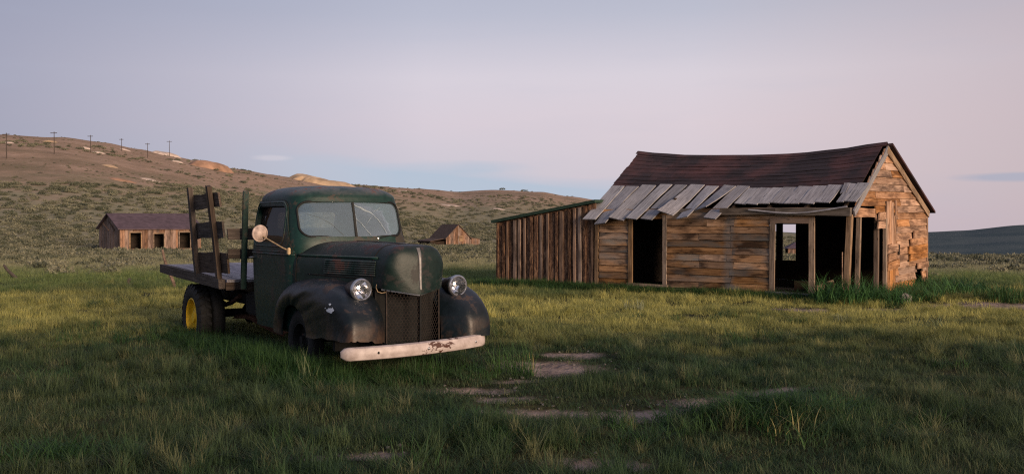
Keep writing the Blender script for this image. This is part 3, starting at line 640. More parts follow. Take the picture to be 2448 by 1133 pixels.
# ------------------------------------------------------------------ lean-to of bark slabs
lean = thing('lean_to_shed', 'bark slab lean-to with dark green roof edge against the cabin', 'shed', HB, math.atan2(-0.62, 0.785))
def ltop(x): return 2.115 + (x + 0.05) * 0.153
x = -3.19; k = 0
while x < -0.10:
    w = rw.uniform(0.165, 0.235); x1 = min(x + w, -0.07)
    plank('bark_slab', lean, M['bark'] if rw.random() < 0.8 else M['batten'], (0, 0.02, 0), Z, -X, [(-0.1, -x1), (ltop(x1) - 0.02, -x1), (ltop(x) - 0.02, -x), (-0.1, -x)], 0.03, 5, 0.006, sag=lambda a, b: rw.uniform(0, .012), rnd=rw)
    x = x1 + 0.004; k += 1
x = -3.14; k = 0
while x < -0.15:
    w = rw.uniform(0.04, 0.10); t0 = -0.1; bt_ = M['batten'] if rw.random() < 0.65 else M['bark']; t1 = ltop(x) - (0.04 if rw.random() < .75 else rw.uniform(.08, .3))
    o = plank('batten', lean, bt_, (0, -0.012, 0), Z, -X, [(t0, -(x + w)), (t1, -(x + w + rw.uniform(-.02, .02))), (t1, -x), (t0, -x)], rw.uniform(0.03, 0.05), 5, 0.006, rnd=rw)
    x += rw.uniform(0.14, 0.27); k += 1
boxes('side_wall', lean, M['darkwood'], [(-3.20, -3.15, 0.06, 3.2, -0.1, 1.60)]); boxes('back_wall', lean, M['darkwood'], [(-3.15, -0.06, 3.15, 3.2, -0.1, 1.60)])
sheet('roof', lambda u, v: (-3.30 + u * 3.26, -0.10 + v * 3.4, ltop(-3.30 + u * 3.26) + 0.07), 4, 2, 0.075, M['greenedge'], lean)

# ------------------------------------------------------------------ the truck
TR = thing('old_truck', 'derelict dark green flatbed truck with cream bumper in the grass', 'truck', (-0.98, 10.51, 0.0), math.atan2(0.552, 0.834))
LIFT = 0.045
def zm(z): return z + LIFT * min(1, max(0, (z - 1.45) / 0.35))     # the cab top stretched upward
def zu(z): return z if z < 1.45 else (1.45 + (z - 1.45) / (1 + LIFT / 0.35) if z < 1.80 + LIFT else z - LIFT)
def hwz(z): return lerp_tab(z, [(0.36, 0.735), (0.8, 0.762), (1.26, 0.772), (1.42, 0.765), (1.6, 0.745), (1.80, 0.715), (1.88, 0.70)])
def sup(a, e): c = math.cos(a); return math.copysign(abs(c) ** e, c)
def cab_mesh(inset, ztop):
    L = []
    for z in (0.36, 0.5, 0.7, 0.9, 1.1, 1.2, 1.26, 1.34, 1.42, 1.5, 1.58, 1.66, 1.74, 1.80, 1.85, 1.88): 
        yf = lerp_tab(z, [(0.36, 1.60), (1.40, 1.62), (1.60, 1.67), (1.88, 1.76)]); yr = lerp_tab(z, [(0.36, 3.17), (1.26, 3.20), (1.6, 3.16), (1.88, 3.08)])
        L.append((z, hwz(z), yf, yr, 7.0 if z < 1.5 else 6.0))
    for k in range(1, 10):
        ph = R(k * 10); d = 0.33 * (1 - math.cos(ph)); L.append((1.88 + 0.155 * math.sin(ph), 0.70 - d, 1.76 + d * 1.1, 3.08 - d, 6.0 - 2.2 * k / 9))
    L.append((2.047, 0.24, 2.27, 2.60, 3.0)); L.append((2.050, 0.06, 2.38, 2.48, 2.2))
    n = 88; v, f = [], []
    for i, (z, hw, yf, yr, e) in enumerate(L):
        zz = 0.36 + inset if i == 0 else zm(z) - (inset if z > 1.9 else 0); hw -= inset; yf += inset; yr -= inset
        yc, hl = (yf + yr) / 2, (yr - yf) / 2
        for k in range(n):
            a = 2 * math.pi * k / n; q = 2 / e
            x, y = hw * sup(a, q), yc + hl * sup(a - math.pi / 2, q)
            if y < yc: y -= 0.075 * max(0, 1 - abs(x) / hw) * (1 if z > 1.3 else 0.6) * min(1, (yc - y) / hl * 1.0)
            v.append((x, y, zz))
    for i in range(len(L) - 1):
        for k in range(n): f.append((i * n + k, i * n + (k + 1) % n, (i + 1) * n + (k + 1) % n, (i + 1) * n + k))
    f.append(tuple(range(n - 1, -1, -1))); f.append(tuple((len(L) - 1) * n + k for k in range(n)))
    me = bpy.data.meshes.new('cab'); me.from_pydata(v, [], f)
    bm = bmesh.new(); bm.from_mesh(me); bmesh.ops.remove_doubles(bm, verts=bm.verts, dist=1e-5); bmesh.ops.recalc_face_normals(bm, faces=bm.faces); bm.to_mesh(me); bm.free(); return me
WS = rrect(-0.655, 0.655, 1.475, 1.885, 0.12); SW = rrect(1.965, 2.93, 1.40, 1.835, 0.12); RW = rrect(-0.40, 0.40, 1.545, 1.775, 0.05)
cab_me = boolean(cab_mesh(0.0, 0), [(cab_mesh(0.035, 0), 'DIFFERENCE'), (prism(WS, 'y', 1.2, 2.15), 'DIFFERENCE'), (prism(RW, 'y', 2.75, 3.5), 'DIFFERENCE'), (prism(SW, 'x', -1.2, 1.2), 'DIFFERENCE')])
cab = link('cab', cab_me, M['paint'], TR, None, 38)
def front_y(x, z):
    z = zu(z); hw = hwz(z); yf = lerp_tab(z, [(0.36, 1.60), (1.40, 1.62), (1.60, 1.67), (1.88, 1.76)]); yr = lerp_tab(z, [(0.36, 3.17), (1.26, 3.20), (1.6, 3.16), (1.88, 3.08)])
    hl = (yr - yf) / 2; t = min(1, abs(x) / hw); y = (yf + yr) / 2 - hl * (1 - t ** 6) ** (1 / 6); return y - 0.075 * (1 - t)
def ring(name, parent, mat, pts, fy, r=0.012, ns=6, axis='y'):
    v, f = [], []; n = len(pts)
    for i, (a, b) in enumerate(pts):
        p, q = pts[i - 1], pts[(i + 1) % n]; t = Vector((q[0] - p[0], q[1] - p[1])).normalized(); nn = Vector((t.y, -t.x))
        for k in range(ns):
            g_ = 2 * math.pi * k / ns; aa, bb_ = a + nn.x * r * math.cos(g_), b + nn.y * r * math.cos(g_); dd = fy(a, b) + r * math.sin(g_)
            v.append((aa, dd, bb_) if axis == 'y' else (dd, aa, bb_))
    for i in range(n):
        for k in range(ns): f.append((i * ns + k, i * ns + (k + 1) % ns, ((i + 1) % n) * ns + (k + 1) % ns, ((i + 1) % n) * ns + k))
    return pyd(name, v, f, mat, parent, None, 180)
ring('windshield_seal', cab, M['seal'], rrect(-0.655, 0.655, 1.475, 1.885, 0.12, 10), lambda x, z: front_y(x, z) - 0.002, 0.013)
boxes('windshield_divider', cab, M['seal'], [(-0.014, 0.014, -0.02, 0.02, 0, 0.425)], 0.004, Matrix.Translation((0, front_y(0, 1.5) + 0.005, 1.467)) @ Matrix.Rotation(-math.atan2(front_y(0, 1.88) - front_y(0, 1.48), 0.40), 4, 'X'))
def pane(name, pts, fy, mat, axis='y', th=0.006):
    """thin glass sheet filling an outline, laid on a curved surface"""
    cx = sum(p[0] for p in pts) / len(pts); cz = sum(p[1] for p in pts) / len(pts); v, f = [], []; n = len(pts); ringsN = 4
    for s_ in (0, 1):
        v0 = len(v); v.append((cx, cz, s_))
        for j in range(1, ringsN + 1):
            for a, b in pts: v.append((cx + (a - cx) * j / ringsN, cz + (b - cz) * j / ringsN, s_))
        for k in range(n): f.append((v0, v0 + 1 + k, v0 + 1 + (k + 1) % n) if s_ else (v0, v0 + 1 + (k + 1) % n, v0 + 1 + k))
        for j in range(ringsN - 1):
            for k in range(n):
                a0 = v0 + 1 + j * n; q = (a0 + k, a0 + n + k, a0 + n + (k + 1) % n, a0 + (k + 1) % n); f.append(q if s_ else tuple(reversed(q)))
    h = len(v) // 2; o0 = 1 + (ringsN - 1) * n
    for k in range(n): f.append((o0 + k, o0 + (k + 1) % n, h + o0 + (k + 1) % n, h + o0 + k))
    V2 = []
    for a, b, s_ in v:
        d = fy(a, b) + (0.012 + th * (1 - s_)); V2.append((a, d, b) if axis == 'y' else (d, a, b))
    return pyd(name, V2, f, mat, cab, None, 40)
def half(pts, sgn): return [p for p in [(min(-0.010, x) if sgn < 0 else max(0.010, x), z) for x, z in pts]]
def dedup(p):
    o = []
    for q in p:
        if not o or (abs(q[0] - o[-1][0]) + abs(q[1] - o[-1][1])) > 1e-4: o.append(q)
    return o
wl = pane('windshield_pane', dedup(half(rrect(-0.655, 0.655, 1.475, 1.885, 0.12, 8), -1)), lambda x, z: front_y(x, z), M['glass'])
wr = pane('windshield_pane', dedup(half(rrect(-0.655, 0.655, 1.475, 1.885, 0.12, 8), 1)), lambda x, z: front_y(x, z), M['glass'])
wr['label'] = 'cracked windshield pane'
def crack(pts, w, parent, mat='crack'):
    v, f = [], []
    for i, (x, z) in enumerate(pts):
        p, q = pts[max(0, i - 1)], pts[min(len(pts) - 1, i + 1)]; t = Vector((q[0] - p[0], q[1] - p[1])).normalized()
        ww = (w[i] if isinstance(w, list) else w * random.uniform(0.5, 1.3)); y = front_y(x, z) + 0.008
        v += [(x - t.y * ww, y, z + t.x * ww), (x + t.y * ww, y, z - t.x * ww), (x - t.y * ww, y + 0.002, z + t.x * ww), (x + t.y * ww, y + 0.002, z - t.x * ww)]
    for i in range(len(pts) - 1):
        k = i * 4; f += [(k, k + 1, k + 5, k + 4), (k + 2, k + 6, k + 7, k + 3), (k, k + 4, k + 6, k + 2), (k + 1, k + 3, k + 7, k + 5)]
    return pyd('glass_crack', v, f, M[mat], parent)
def cpx(px, py):   # photo pixel of the pane -> (x, z) on the windshield
    x = (px - 848) / 250 * 1.29; z = 1.475 + (569 - py) / 82.0 * 0.41; return (x, z)
def wig(a, b, n=6, am=0.006):
    a, b = Vector(a), Vector(b); return [tuple(a.lerp(b, i / n) + (Vector((random.uniform(-am, am), random.uniform(-am, am))) if 0 < i < n else Vector((0, 0)))) for i in range(n + 1)]
P = cpx
crack(wig(P(850, 493), P(897, 515)), [0.003, 0.006, 0.009, 0.011, 0.009, 0.007, 0.004], wr)
crack(wig(P(897, 515), P(918, 538)) + wig(P(918, 540), P(930, 562)), 0.0035, wr)
crack(wig(P(895, 518), P(878, 541)), 0.0025, wr)
crack(wig(P(852, 525), P(870, 545)) + wig(P(871, 546), P(887, 566)), 0.003, wr)
crack(wig(P(850, 500), P(853, 560)), 0.002, wr)
crack(wig(P(900, 512), P(920, 500)), 0.004, wr)
crack([P(715, 512), P(740, 516), P(765, 524), P(790, 538), P(805, 552), P(818, 565)], 0.0012, wl, 'crackdark')
pane('rear_window_pane', rrect(-0.40, 0.40, 1.545, 1.775, 0.05), lambda x, z: 3.14, M['glass'])
boxes('seat', TR, M['seat'], [(-0.66, 0.66, 2.40, 2.92, 0.62, 0.92), (-0.66, 0.66, 2.90, 3.06, 0.85, 1.42)], 0.03)
st = lathe('steering_wheel', TR, M['black'], [(0.20 + 0.012 * math.cos(a), 0.012 * math.sin(a)) for a in [i * math.pi / 4 for i in range(8)]], Matrix.Translation((0.36, 1.98, 1.36)) @ Matrix.Rotation(R(55), 4, 'X'), 28, 180, True)
tube('steering_column', TR, M['black'], [(0.36, 1.98, 1.36), (0.36, 1.66, 1.12)], 0.02)
# doors
def side_x(y, z):
    z = zu(z); hw = hwz(z); yf = lerp_tab(z, [(0.36, 1.60), (1.40, 1.62), (1.60, 1.67), (1.88, 1.76)]); yr = lerp_tab(z, [(0.36, 3.17), (1.26, 3.20), (1.6, 3.16), (1.88, 3.08)])
    yc, hl = (yf + yr) / 2, (yr - yf) / 2; t = min(0.999, abs(y - yc) / hl); return hw * (1 - t ** 7) ** (1 / 7)
for s in (-1, 1):
    ny, nz_ = 26, 34; v, f = [], []
    for lay in (0.010, -0.012):
        for i in range(nz_ + 1):
            for j in range(ny + 1):
                z = 0.40 + (1.915 - 0.40) * i / nz_; y = 1.66 + (3.13 - 1.66) * j / ny; v.append((s * (side_x(y, z) + lay), y, z))
    W = ny + 1; h = (nz_ + 1) * W
    for i in range(nz_):
        for j in range(ny): a = i * W + j; f += [(a, a + 1, a + W + 1, a + W), (h + a, h + a + W, h + a + W + 1, h + a + 1)]
    for j in range(ny): f += [(j, h + j, h + j + 1, j + 1)]; a = nz_ * W + j; f += [(a, a + 1, h + a + 1, h + a)]
    for i in range(nz_): a = i * W; f += [(a, a + W, h + a + W, h + a)]; a += ny; f += [(a, h + a, h + a + W, a + W)]
    me = bpy.data.meshes.new('door'); me.from_pydata(v, [], f); bm = bmesh.new(); bm.from_mesh(me); bmesh.ops.recalc_face_normals(bm, faces=bm.faces); bm.to_mesh(me); bm.free()
    out = [(1.70, 0.43), (3.09, 0.43), (3.09, 1.0), (3.09, 1.70)] + [(2.89 + 0.20 * math.cos(R(a)), 1.705 + 0.20 * math.sin(R(a))) for a in range(0, 91, 15)] + [(2.08 + 0.17 * math.cos(R(a)), 1.735 + 0.17 * math.sin(R(a))) for a in range(90, 166, 15)] + [(1.85, 1.55), (1.78, 1.40), (1.70, 1.28)]
    dme = boolean(me, [(prism(out, 'x', -1.2, 1.2), 'INTERSECT'), (prism(rrect(1.955, 2.945, 1.385, 1.85, 0.13), 'x', -1.2, 1.2), 'DIFFERENCE')])
    door = link('door', dme, M['paint'], TR, None, 30)
    ring('window_frame', door, M['paint'], rrect(1.925, 2.985, 1.355, 1.880, 0.15, 8), lambda y, z: s * (side_x(y, z) + 0.008), 0.012, 6, 'x')
    pn = pane('window_pane', rrect(1.96, 2.94, 1.39, 1.845, 0.12), lambda y, z: s * (side_x(y, z) - 0.035), M['sideglass'], 'x'); pn.parent = door
    ring('door_gap', door, M['black'], out, lambda y, z: s * (side_x(y, z) + 0.003), 0.006, 5, 'x')
    for zz, rr_ in ((1.262, 0.013), (1.295, 0.008)):
        tube('belt_moulding', door, M['paint'], [(s * (side_x(y, zz) + 0.010), y, zz) for y in [1.70 + i * 0.115 for i in range(13)]], rr_, 6, smooth=180)
    tube('door_handle', door, M['chrome'], [(s * 0.775, 3.00, 1.20), (s * 0.815, 3.00, 1.20), (s * 0.822, 2.92, 1.205), (s * 0.815, 2.86, 1.21)], [0.010, 0.010, 0.011, 0.006], 8)
# hood
def hood_w(y): return lerp_tab(y, [(0.22, 0.36), (0.6, 0.45), (1.1, 0.565), (1.5, 0.665), (1.70, 0.735)])
def hood_t(y): return lerp_tab(y, [(0.22, 1.405), (0.8, 1.415), (1.3, 1.42), (1.70, 1.425)])
ZB = 0.945
def hood_prof(u, y):
    """u 0..1 from one lower edge over the top to the other: flat sides, rounded shoulders, domed top"""
    w, t = hood_w(y), hood_t(y); a = math.pi * (1 - u); e = 2 / 4.2
    x = w * sup(a, e); s_ = abs(math.sin(a)) ** e; z = ZB + (t - ZB) * s_
    x *= 1 - 0.10 * max(0, (z - 1.22) / 0.2)
    return x, z
v, f = [], []; NU = 48; ys = [1.70 - i * (1.70 - 0.22) / 20 for i in range(21)]
for y in ys:
    for k in range(NU + 1): x, z = hood_prof(k / NU, y); v.append((x, y, z))
NS = 12
for j in range(1, NS + 1):
    s_ = math.cos(math.pi / 2 * j / NS) if j < NS else 0.0
    for k in range(NU + 1):
        x, z = hood_prof(k / NU, 0.22); a = math.pi * (1 - k / NU); ve = abs(math.sin(a)) ** 0.7
        p_ = 2.6 + 4.4 * ve
        y = 0.22 - 0.20 * max(0, 1 - s_ ** p_) ** (1 / p_) - 0.055 * max(0, 1 - abs(x * s_) / 0.33) * (1 - s_ ** 6)
        zt = ZB + (z - ZB) * s_ - 0.065 * (1 - s_); v.append((x * s_, y + 0.035 * max(0, (zt - ZB)) / 0.46 * (1 - s_), zt))
for j in range(len(ys) + NS - 1):
    for k in range(NU): a = j * (NU + 1) + k; f.append((a, a + 1, a + NU + 2, a + NU + 1))
me = bpy.data.meshes.new('hood'); me.from_pydata(v, [], f); bm = bmesh.new(); bm.from_mesh(me); bmesh.ops.remove_doubles(bm, verts=bm.verts, dist=1e-4); bmesh.ops.recalc_face_normals(bm, faces=bm.faces)
bmesh.ops.solidify(bm, geom=bm.faces[:], thickness=0.006); bm.to_mesh(me); bm.free()
hood = link('hood', me, M['hoodpaint'], TR, None, 50)
def side_hood(y, z):   # x of the hood side at height z
    w, t = hood_w(y), hood_t(y); s_ = min(1, max(0, (z - ZB) / (t - ZB))); return w * (1 - s_ ** 4.2) ** (1 / 4.2) * (1 - 0.10 * max(0, (z - 1.22) / 0.2))
for s in (-1, 1):
    tube('belt_moulding', hood, M['paint'], [(s * (side_hood(y, 1.262) + 0.006), y, 1.262) for y in [1.68 - i * 0.1 for i in range(15)]], 0.016, 6, smooth=180)
    for i in range(7):
        zz = 1.222 - i * 0.0235
        pts = [(s * (side_hood(y, zz) + 0.003), y, zz) for y in [1.17 - k * 0.11 for k in range(9)]]
        vv = []
        for q in pts: vv += [(q[0], q[1], zz - 0.006), (q[0] + s * 0.014, q[1], zz - 0.004), (q[0], q[1], zz + 0.008)]
        ff = []
        for k in range(8): a = k * 3; ff += [(a, a + 1, a + 4, a + 3), (a + 1, a + 2, a + 5, a + 4), (a, a + 3, a + 5, a + 2)]
        ff += [(0, 2, 1), (24, 25, 26)]
        pyd('louver', vv, ff, M['paint'], hood)
        slot = []
        for q in pts: slot += [(q[0] + s * 0.002, q[1], zz - 0.0155), (q[0] + s * 0.002, q[1], zz - 0.006)]
        pyd('louver_slot', slot, [(k * 2, k * 2 + 1, k * 2 + 3, k * 2 + 2) for k in range(8)], M['black'], hood)
    tube('hood_seam', hood, M['black'], [(s * (side_hood(y, 1.055 - (1.45 - y) * 0.02) + 0.001), y, 1.055 - (1.45 - y) * 0.02) for y in [1.45 - i * 0.12 for i in range(9)]], 0.007, 6, smooth=180)
for ys_ in (1.655, 0.34): tube('hood_seam', hood, M['black'], [(hood_prof(k / 40, ys_)[0] * 1.004, ys_, hood_prof(k / 40, ys_)[1] + 0.001) for k in range(41)], 0.005, 5, smooth=180)
tube('hood_hinge', hood, M['black'], [(0, y, hood_prof(0.5, y)[1] + 0.001) for y in [1.64 - i * 0.13 for i in range(11)]], 0.006, 5, smooth=180)
strip = []
for i in range(9):
    t = i / 8; z = 1.375 - t * 0.44; s_ = (z - ZB) / (1.405 - ZB); p_ = 7.0; strip.append((0, 0.22 - 0.20 * max(0, 1 - s_ ** p_) ** (1 / p_) - 0.055 * (1 - s_ ** 6) + 0.035 * s_ * (1 - s_) - 0.008, z))
vv = []
for i, q in enumerate(strip):
    w = 0.020 - 0.006 * i / 8; vv += [(-w, q[1] + 0.006, q[2]), (0, q[1] - 0.008, q[2]), (w, q[1] + 0.006, q[2])]
pyd('nose_strip', vv, [(i * 3 + j, i * 3 + j + 1, i * 3 + j + 4, i * 3 + j + 3) for i in range(8) for j in range(2)], M['dullstrip'], hood, None, 180)
# cowl between hood and windshield is the cab itself; radiator, grille of chicken wire, frame
gx = [(-0.315, 0.15), (0.0, 0.035), (0.315, 0.15)]
boxes('radiator', TR, M['black'], [(-0.36, 0.36, 0.32, 0.42, 0.34, 0.97)])
for q in ((-0.80, -0.37), (0.37, 0.80)): boxes('baffle', TR, M['black'], [(*q, 0.36, 0.42, 0.30, 0.90)])
v, f = [], []
def wire(p, q, w=0.0019):
    p, q = Vector(p), Vector(q); t = (q - p).normalized(); n_ = Vector((t.z, 0, -t.x)) * w; d_ = Vector((0, w, 0)); k = len(v)
    v.extend([p + n_, p - d_, p - n_, q + n_, q - d_, q - n_]); f.extend([(k, k + 1, k + 4, k + 3), (k + 1, k + 2, k + 5, k + 4)])
def gy(x): return 0.035 + 0.115 * abs(x) / 0.315
hx, hz_ = 0.034, 0.030
for i in range(-10, 10):
    for j in range(0, 19):
        x = i * hx + (hx / 2 if j % 2 else 0); z = 0.38 + j * hz_
        if abs(x) > 0.30 or z > 0.92: continue
        a = (x, gy(x), z); b = (x, gy(x), z + hz_ * 0.5); wire(a, b)
        for dx in (-hx / 2, hx / 2):
            if abs(x + dx) < 0.31: wire(b, (x + dx, gy(x + dx), z + hz_))
pyd('grille_mesh', v, f, M['wire'], TR)
for a, b in (((-0.315, 0.15), 0), ((0.315, 0.15), 0)): beam('grille_frame', TR, M['wire'], (a[0], a[1], 0.36), (a[0], a[1], 0.93), 0.025, 0.012)
for s in (-1, 1): beam('grille_frame', TR, M['chrome'], (s * 0.350, 0.190, 0.940), (0, -0.020, 0.878), 0.018, 0.012)
beam('grille_frame', TR, M['black'], (0.03, 0.05, 0.36), (0.03, 0.05, 0.90), 0.05, 0.02)
tube('wire_loop', TR, M['brass'], [(-0.40, 0.20, 0.99), (-0.43, 0.15, 0.96), (-0.42, 0.13, 0.92), (-0.38, 0.12, 0.905), (-0.33, 0.13, 0.91)], 0.004, 5)
# front fenders
def fender(s):
    NA, NB = 56, 26; v, f = [], []
    for i in range(NA + 1):
        th = math.pi * (1.0 - i / NA)                       # pi = front bottom, 0 = rear bottom
        c, sn = math.cos(th), math.sin(th)
        a_ = 1.17 if c < 0 else 1.22
        ec = math.copysign(abs(c) ** 0.86, c)
        Ey, Ez = 1.06 + a_ * ec, 0.36 + 0.655 * sn ** (0.74 if c < 0 else 0.92)
        Hy, Hz = 1.44 + 0.43 * c, 0.33 + 0.38 * sn
        if c < 0: Hz += 0.06 * (-c) ** 3; Ez += 0.05 * (-c) ** 6
        for j in range(NB + 1):
            t = j / NB
            if t < 0.30:                                    # inner shoulder, from body to crest
                q = t / 0.30; x = 0.34 + 0.25 * q + (0.12 * (1 - q) * max(0, c)); k = -0.05 * (1 - q) ** 2
            else:
                q = (t - 0.30) / 0.70; ph = q * math.pi / 2
                bul = 0.325 - 0.05 * max(0, c) ** 2
                x = 0.59 + bul * math.sin(ph) ** 0.80 - 0.055 * q ** 5; k = (1 - math.cos(ph)) ** (1.25 + 1.7 * max(0, -c))
            nn = noise.noise(Vector((Ey * 3 + s * 7, Ez * 3, t * 4))) * 0.012 + noise.noise(Vector((Ey * 9 + s * 5, Ez * 9, t * 11))) * 0.006 * min(1, t * 2)
            y = Ey + (Hy - Ey) * k; z = Ez + (Hz - Ez) * k
            if k < 0: y, z = Ey, Ez + k
            if t < 0.30: y += 0.24 * (1 - t / 0.30) ** 1.6 * max(0, -c) ** 1.2
            fr = max(0, -c) ** 2
            
            if i == 0 and s < 0 and 0.3 < t < 0.95: z += 0.05 * abs(noise.noise(Vector((t * 9, 2, 0)))) + 0.02
            v.append((s * (x + nn), y, z))
    W = NB + 1
    for i in range(NA):
        for j in range(NB): a = i * W + j; f.append((a, a + 1, a + W + 1, a + W))
    me = bpy.data.meshes.new('front_fender'); me.from_pydata(v, [], f); bm = bmesh.new(); bm.from_mesh(me); bmesh.ops.recalc_face_normals(bm, faces=bm.faces); bmesh.ops.solidify(bm, geom=bm.faces[:], thickness=0.008); bm.to_mesh(me); bm.free()
    return link('front_fender', me, M['fenderpaint'], TR, None, 60)
FN = {s: fender(s) for s in (-1, 1)}
for q in ((-0.62, -0.36), (0.36, 0.62)): boxes('inner_panel', TR, M['black'], [(*q, 0.43, 1.5, 0.35, 0.90)])
# headlights
def headlight(x, y, z):
    mw = Matrix.Translation((x, y, z)) @ Matrix.Rotation(R(90), 4, 'X')      # local +z -> truck -y (forward)
    h = lathe('headlight', TR, M['fenderpaint'], [(0.0, -0.36), (0.035, -0.34), (0.07, -0.25), (0.095, -0.14), (0.108, -0.05), (0.110, 0.0), (0.102, 0.004)], mw, 36, 60)
    lathe('rim', h, M['chrome'], [(0.112, -0.022), (0.1195, -0.012), (0.1205, 0.006), (0.114, 0.020), (0.103, 0.026), (0.097, 0.022), (0.097, 0.004)], Matrix.Identity(4), 40, 40)
    lathe('reflector', h, M['reflector'], [(0.0, -0.075), (0.02, -0.0725), (0.04, -0.062), (0.06, -0.046), (0.08, -0.023), (0.098, 0.004)], Matrix.Identity(4), 36, 180)
    lathe('bulb', h, M['chrome'], [(0.0, -0.02), (0.012, -0.026), (0.012, -0.07)], Matrix.Identity(4), 12, 60)
    lathe('lens', h, M['lens'], [(0.0, 0.034), (0.03, 0.032), (0.06, 0.026), (0.085, 0.018), (0.099, 0.010)], Matrix.Identity(4), 36, 180)
    lathe('parking_lamp', TR, M['brass'], [(0.0, -0.045), (0.008, -0.035), (0.013, -0.012), (0.019, 0.0), (0.020, 0.020), (0.016, 0.036), (0.0, 0.044)], Matrix.Translation((x + 0.01, y + 0.02, z - 0.165)), 16, 40)
    lathe('lamp_bracket', TR, M['black'], [(0.0, -0.03), (0.012, -0.02), (0.016, 0.0), (0.010, 0.05)], Matrix.Translation((x + 0.01, y + 0.035, z - 0.20)), 12, 60)
headlight(-0.60, 0.15, 0.945); headlight(0.565, 0.17, 0.945)
# paint splash on the near fender
def splash(cx, cy, cz):
    for (dy, dz, a, b) in ((0, 0, 0.055, 0.026), (0.055, -0.004, 0.04, 0.014), (-0.05, 0.010, 0.035, 0.024), (0.02, 0.062, 0.026, 0.011), (0.12, 0.016, 0.014, 0.006)):
        n = 14; v = [(0, cy + dy, cz + dz)]; 
        for k in range(n):
            q = 2 * math.pi * k / n; rr_ = random.uniform(0.75, 1.2); v.append((0, cy + dy + a * rr_ * math.cos(q), cz + dz + b * rr_ * math.sin(q)))
        yield v
# bumper
def bumper():
    n = 44; v, f = [], []; prof = [(-0.068, 0.035), (-0.070, 0.0), (-0.058, -0.026), (-0.02, -0.042), (0.02, -0.042), (0.058, -0.026), (0.070, 0.0), (0.068, 0.035), (0.06, 0.026), (0.0, 0.0), (-0.06, 0.026)]
    for i in range(n + 1):
        t = i / n * 2 - 1; x = 0.86 * t; bow = 0.16 * abs(t) ** 2.2; e = (1 - min(1, max(0, abs(t) - 0.90) / 0.10) ** 2) ** 0.5
        e = max(e, 0.18)
        for zz, yy in prof: v.append((x, bow + yy * e + (0.03 * (1 - e)), zz * (0.30 + 0.70 * e)))
    k = len(prof)
    for i in range(n):
        for j in range(k): f.append((i * k + j, (i + 1) * k + j, (i + 1) * k + (j + 1) % k, i * k + (j + 1) % k))
    f.append(tuple(range(k))); f.append(tuple(n * k + j for j in range(k - 1, -1, -1)))
    o = pyd('bumper', v, f, M['bumper'], TR, Matrix.Translation((-0.055, -0.215, 0.340)) @ Matrix.Rotation(R(0.9), 4, 'Z') @ Matrix.Rotation(R(-1.6), 4, 'Y'), 40)
    for bx in (-0.10 + 0.13, 0.66): lathe('bolt', o, M['chrome'], [(0.016, -0.012), (0.015, 0.0), (0.009, 0.006), (0, 0.008)], Matrix.Translation((bx, -0.042 + 0.16 * abs(bx / .86) ** 2.2, 0.0)) @ Matrix.Rotation(R(90), 4, 'X'), 14, 40)
    lathe('bolt_hole', o, M['black'], [(0.014, 0.0), (0.0, 0.002)], Matrix.Translation((-0.52, -0.0435 + 0.16 * (0.52 / .86) ** 2.2, 0.005)) @ Matrix.Rotation(R(90), 4, 'X'), 14, 40)
    return o
BUMP = bumper()
for s in (-1, 1): beam('bumper_bracket', TR, M['black'], (s * 0.42, -0.14, 0.36), (s * 0.42, 0.6, 0.44), 0.06, 0.012)
pyd('bumper_bracket', [(0.50, -0.06, 0.40), (0.62, -0.06, 0.41), (0.545, -0.03, 0.53), (0.515, -0.03, 0.53), (0.50, -0.045, 0.40), (0.62, -0.045, 0.41), (0.545, -0.015, 0.53), (0.515, -0.015, 0.53)], [(0, 1, 2, 3), (7, 6, 5, 4), (0, 4, 5, 1), (1, 5, 6, 2), (2, 6, 7, 3), (3, 7, 4, 0)], M['chrome'], TR)
# mirror
mb = tube('mirror_arm', TR, M['brass'], [(-0.775, 1.73, 1.315), (-0.83, 1.78, 1.345), (-0.99, 2.03, 1.485)], [0.010, 0.009, 0.008], 8)
boxes('arm_bracket', mb, M['brass'], [(-0.80, -0.765, 1.70, 1.76, 1.27, 1.35)], 0.008)
md = (Vector((0.55, -0.80, 0.0))).normalized()   # back of the mirror faces forward
mm = lathe('mirror', TR, M['mirrorback'], [(0.0, 0.055), (0.035, 0.048), (0.062, 0.034), (0.082, 0.016), (0.088, 0.006), (0.099, 0.004), (0.101, -0.008), (0.092, -0.013), (0.0, -0.010)], Matrix.Translation((-1.005, 2.06, 1.513)) @ Vector((0.18, -1.0, -0.10)).to_track_quat('Z', 'Y').to_matrix().to_4x4(), 32, 50)
# wiper
tube('wiper', TR, M['black'], [(0.30, front_y(0.30, 1.45) - 0.03, 1.455), (0.40, front_y(0.40, 1.47) - 0.03, 1.475), (0.56, front_y(0.56, 1.49) - 0.02, 1.497)], [0.006, 0.005, 0.003], 6)
lathe('wiper_pivot', TR, M['chrome'], [(0.016, 0), (0.014, 0.012), (0.0, 0.018)], Matrix.Translation((0.29, front_y(0.29, 1.44) + 0.0, 1.448)) @ Matrix.Rotation(R(90), 4, 'X'), 12, 40)
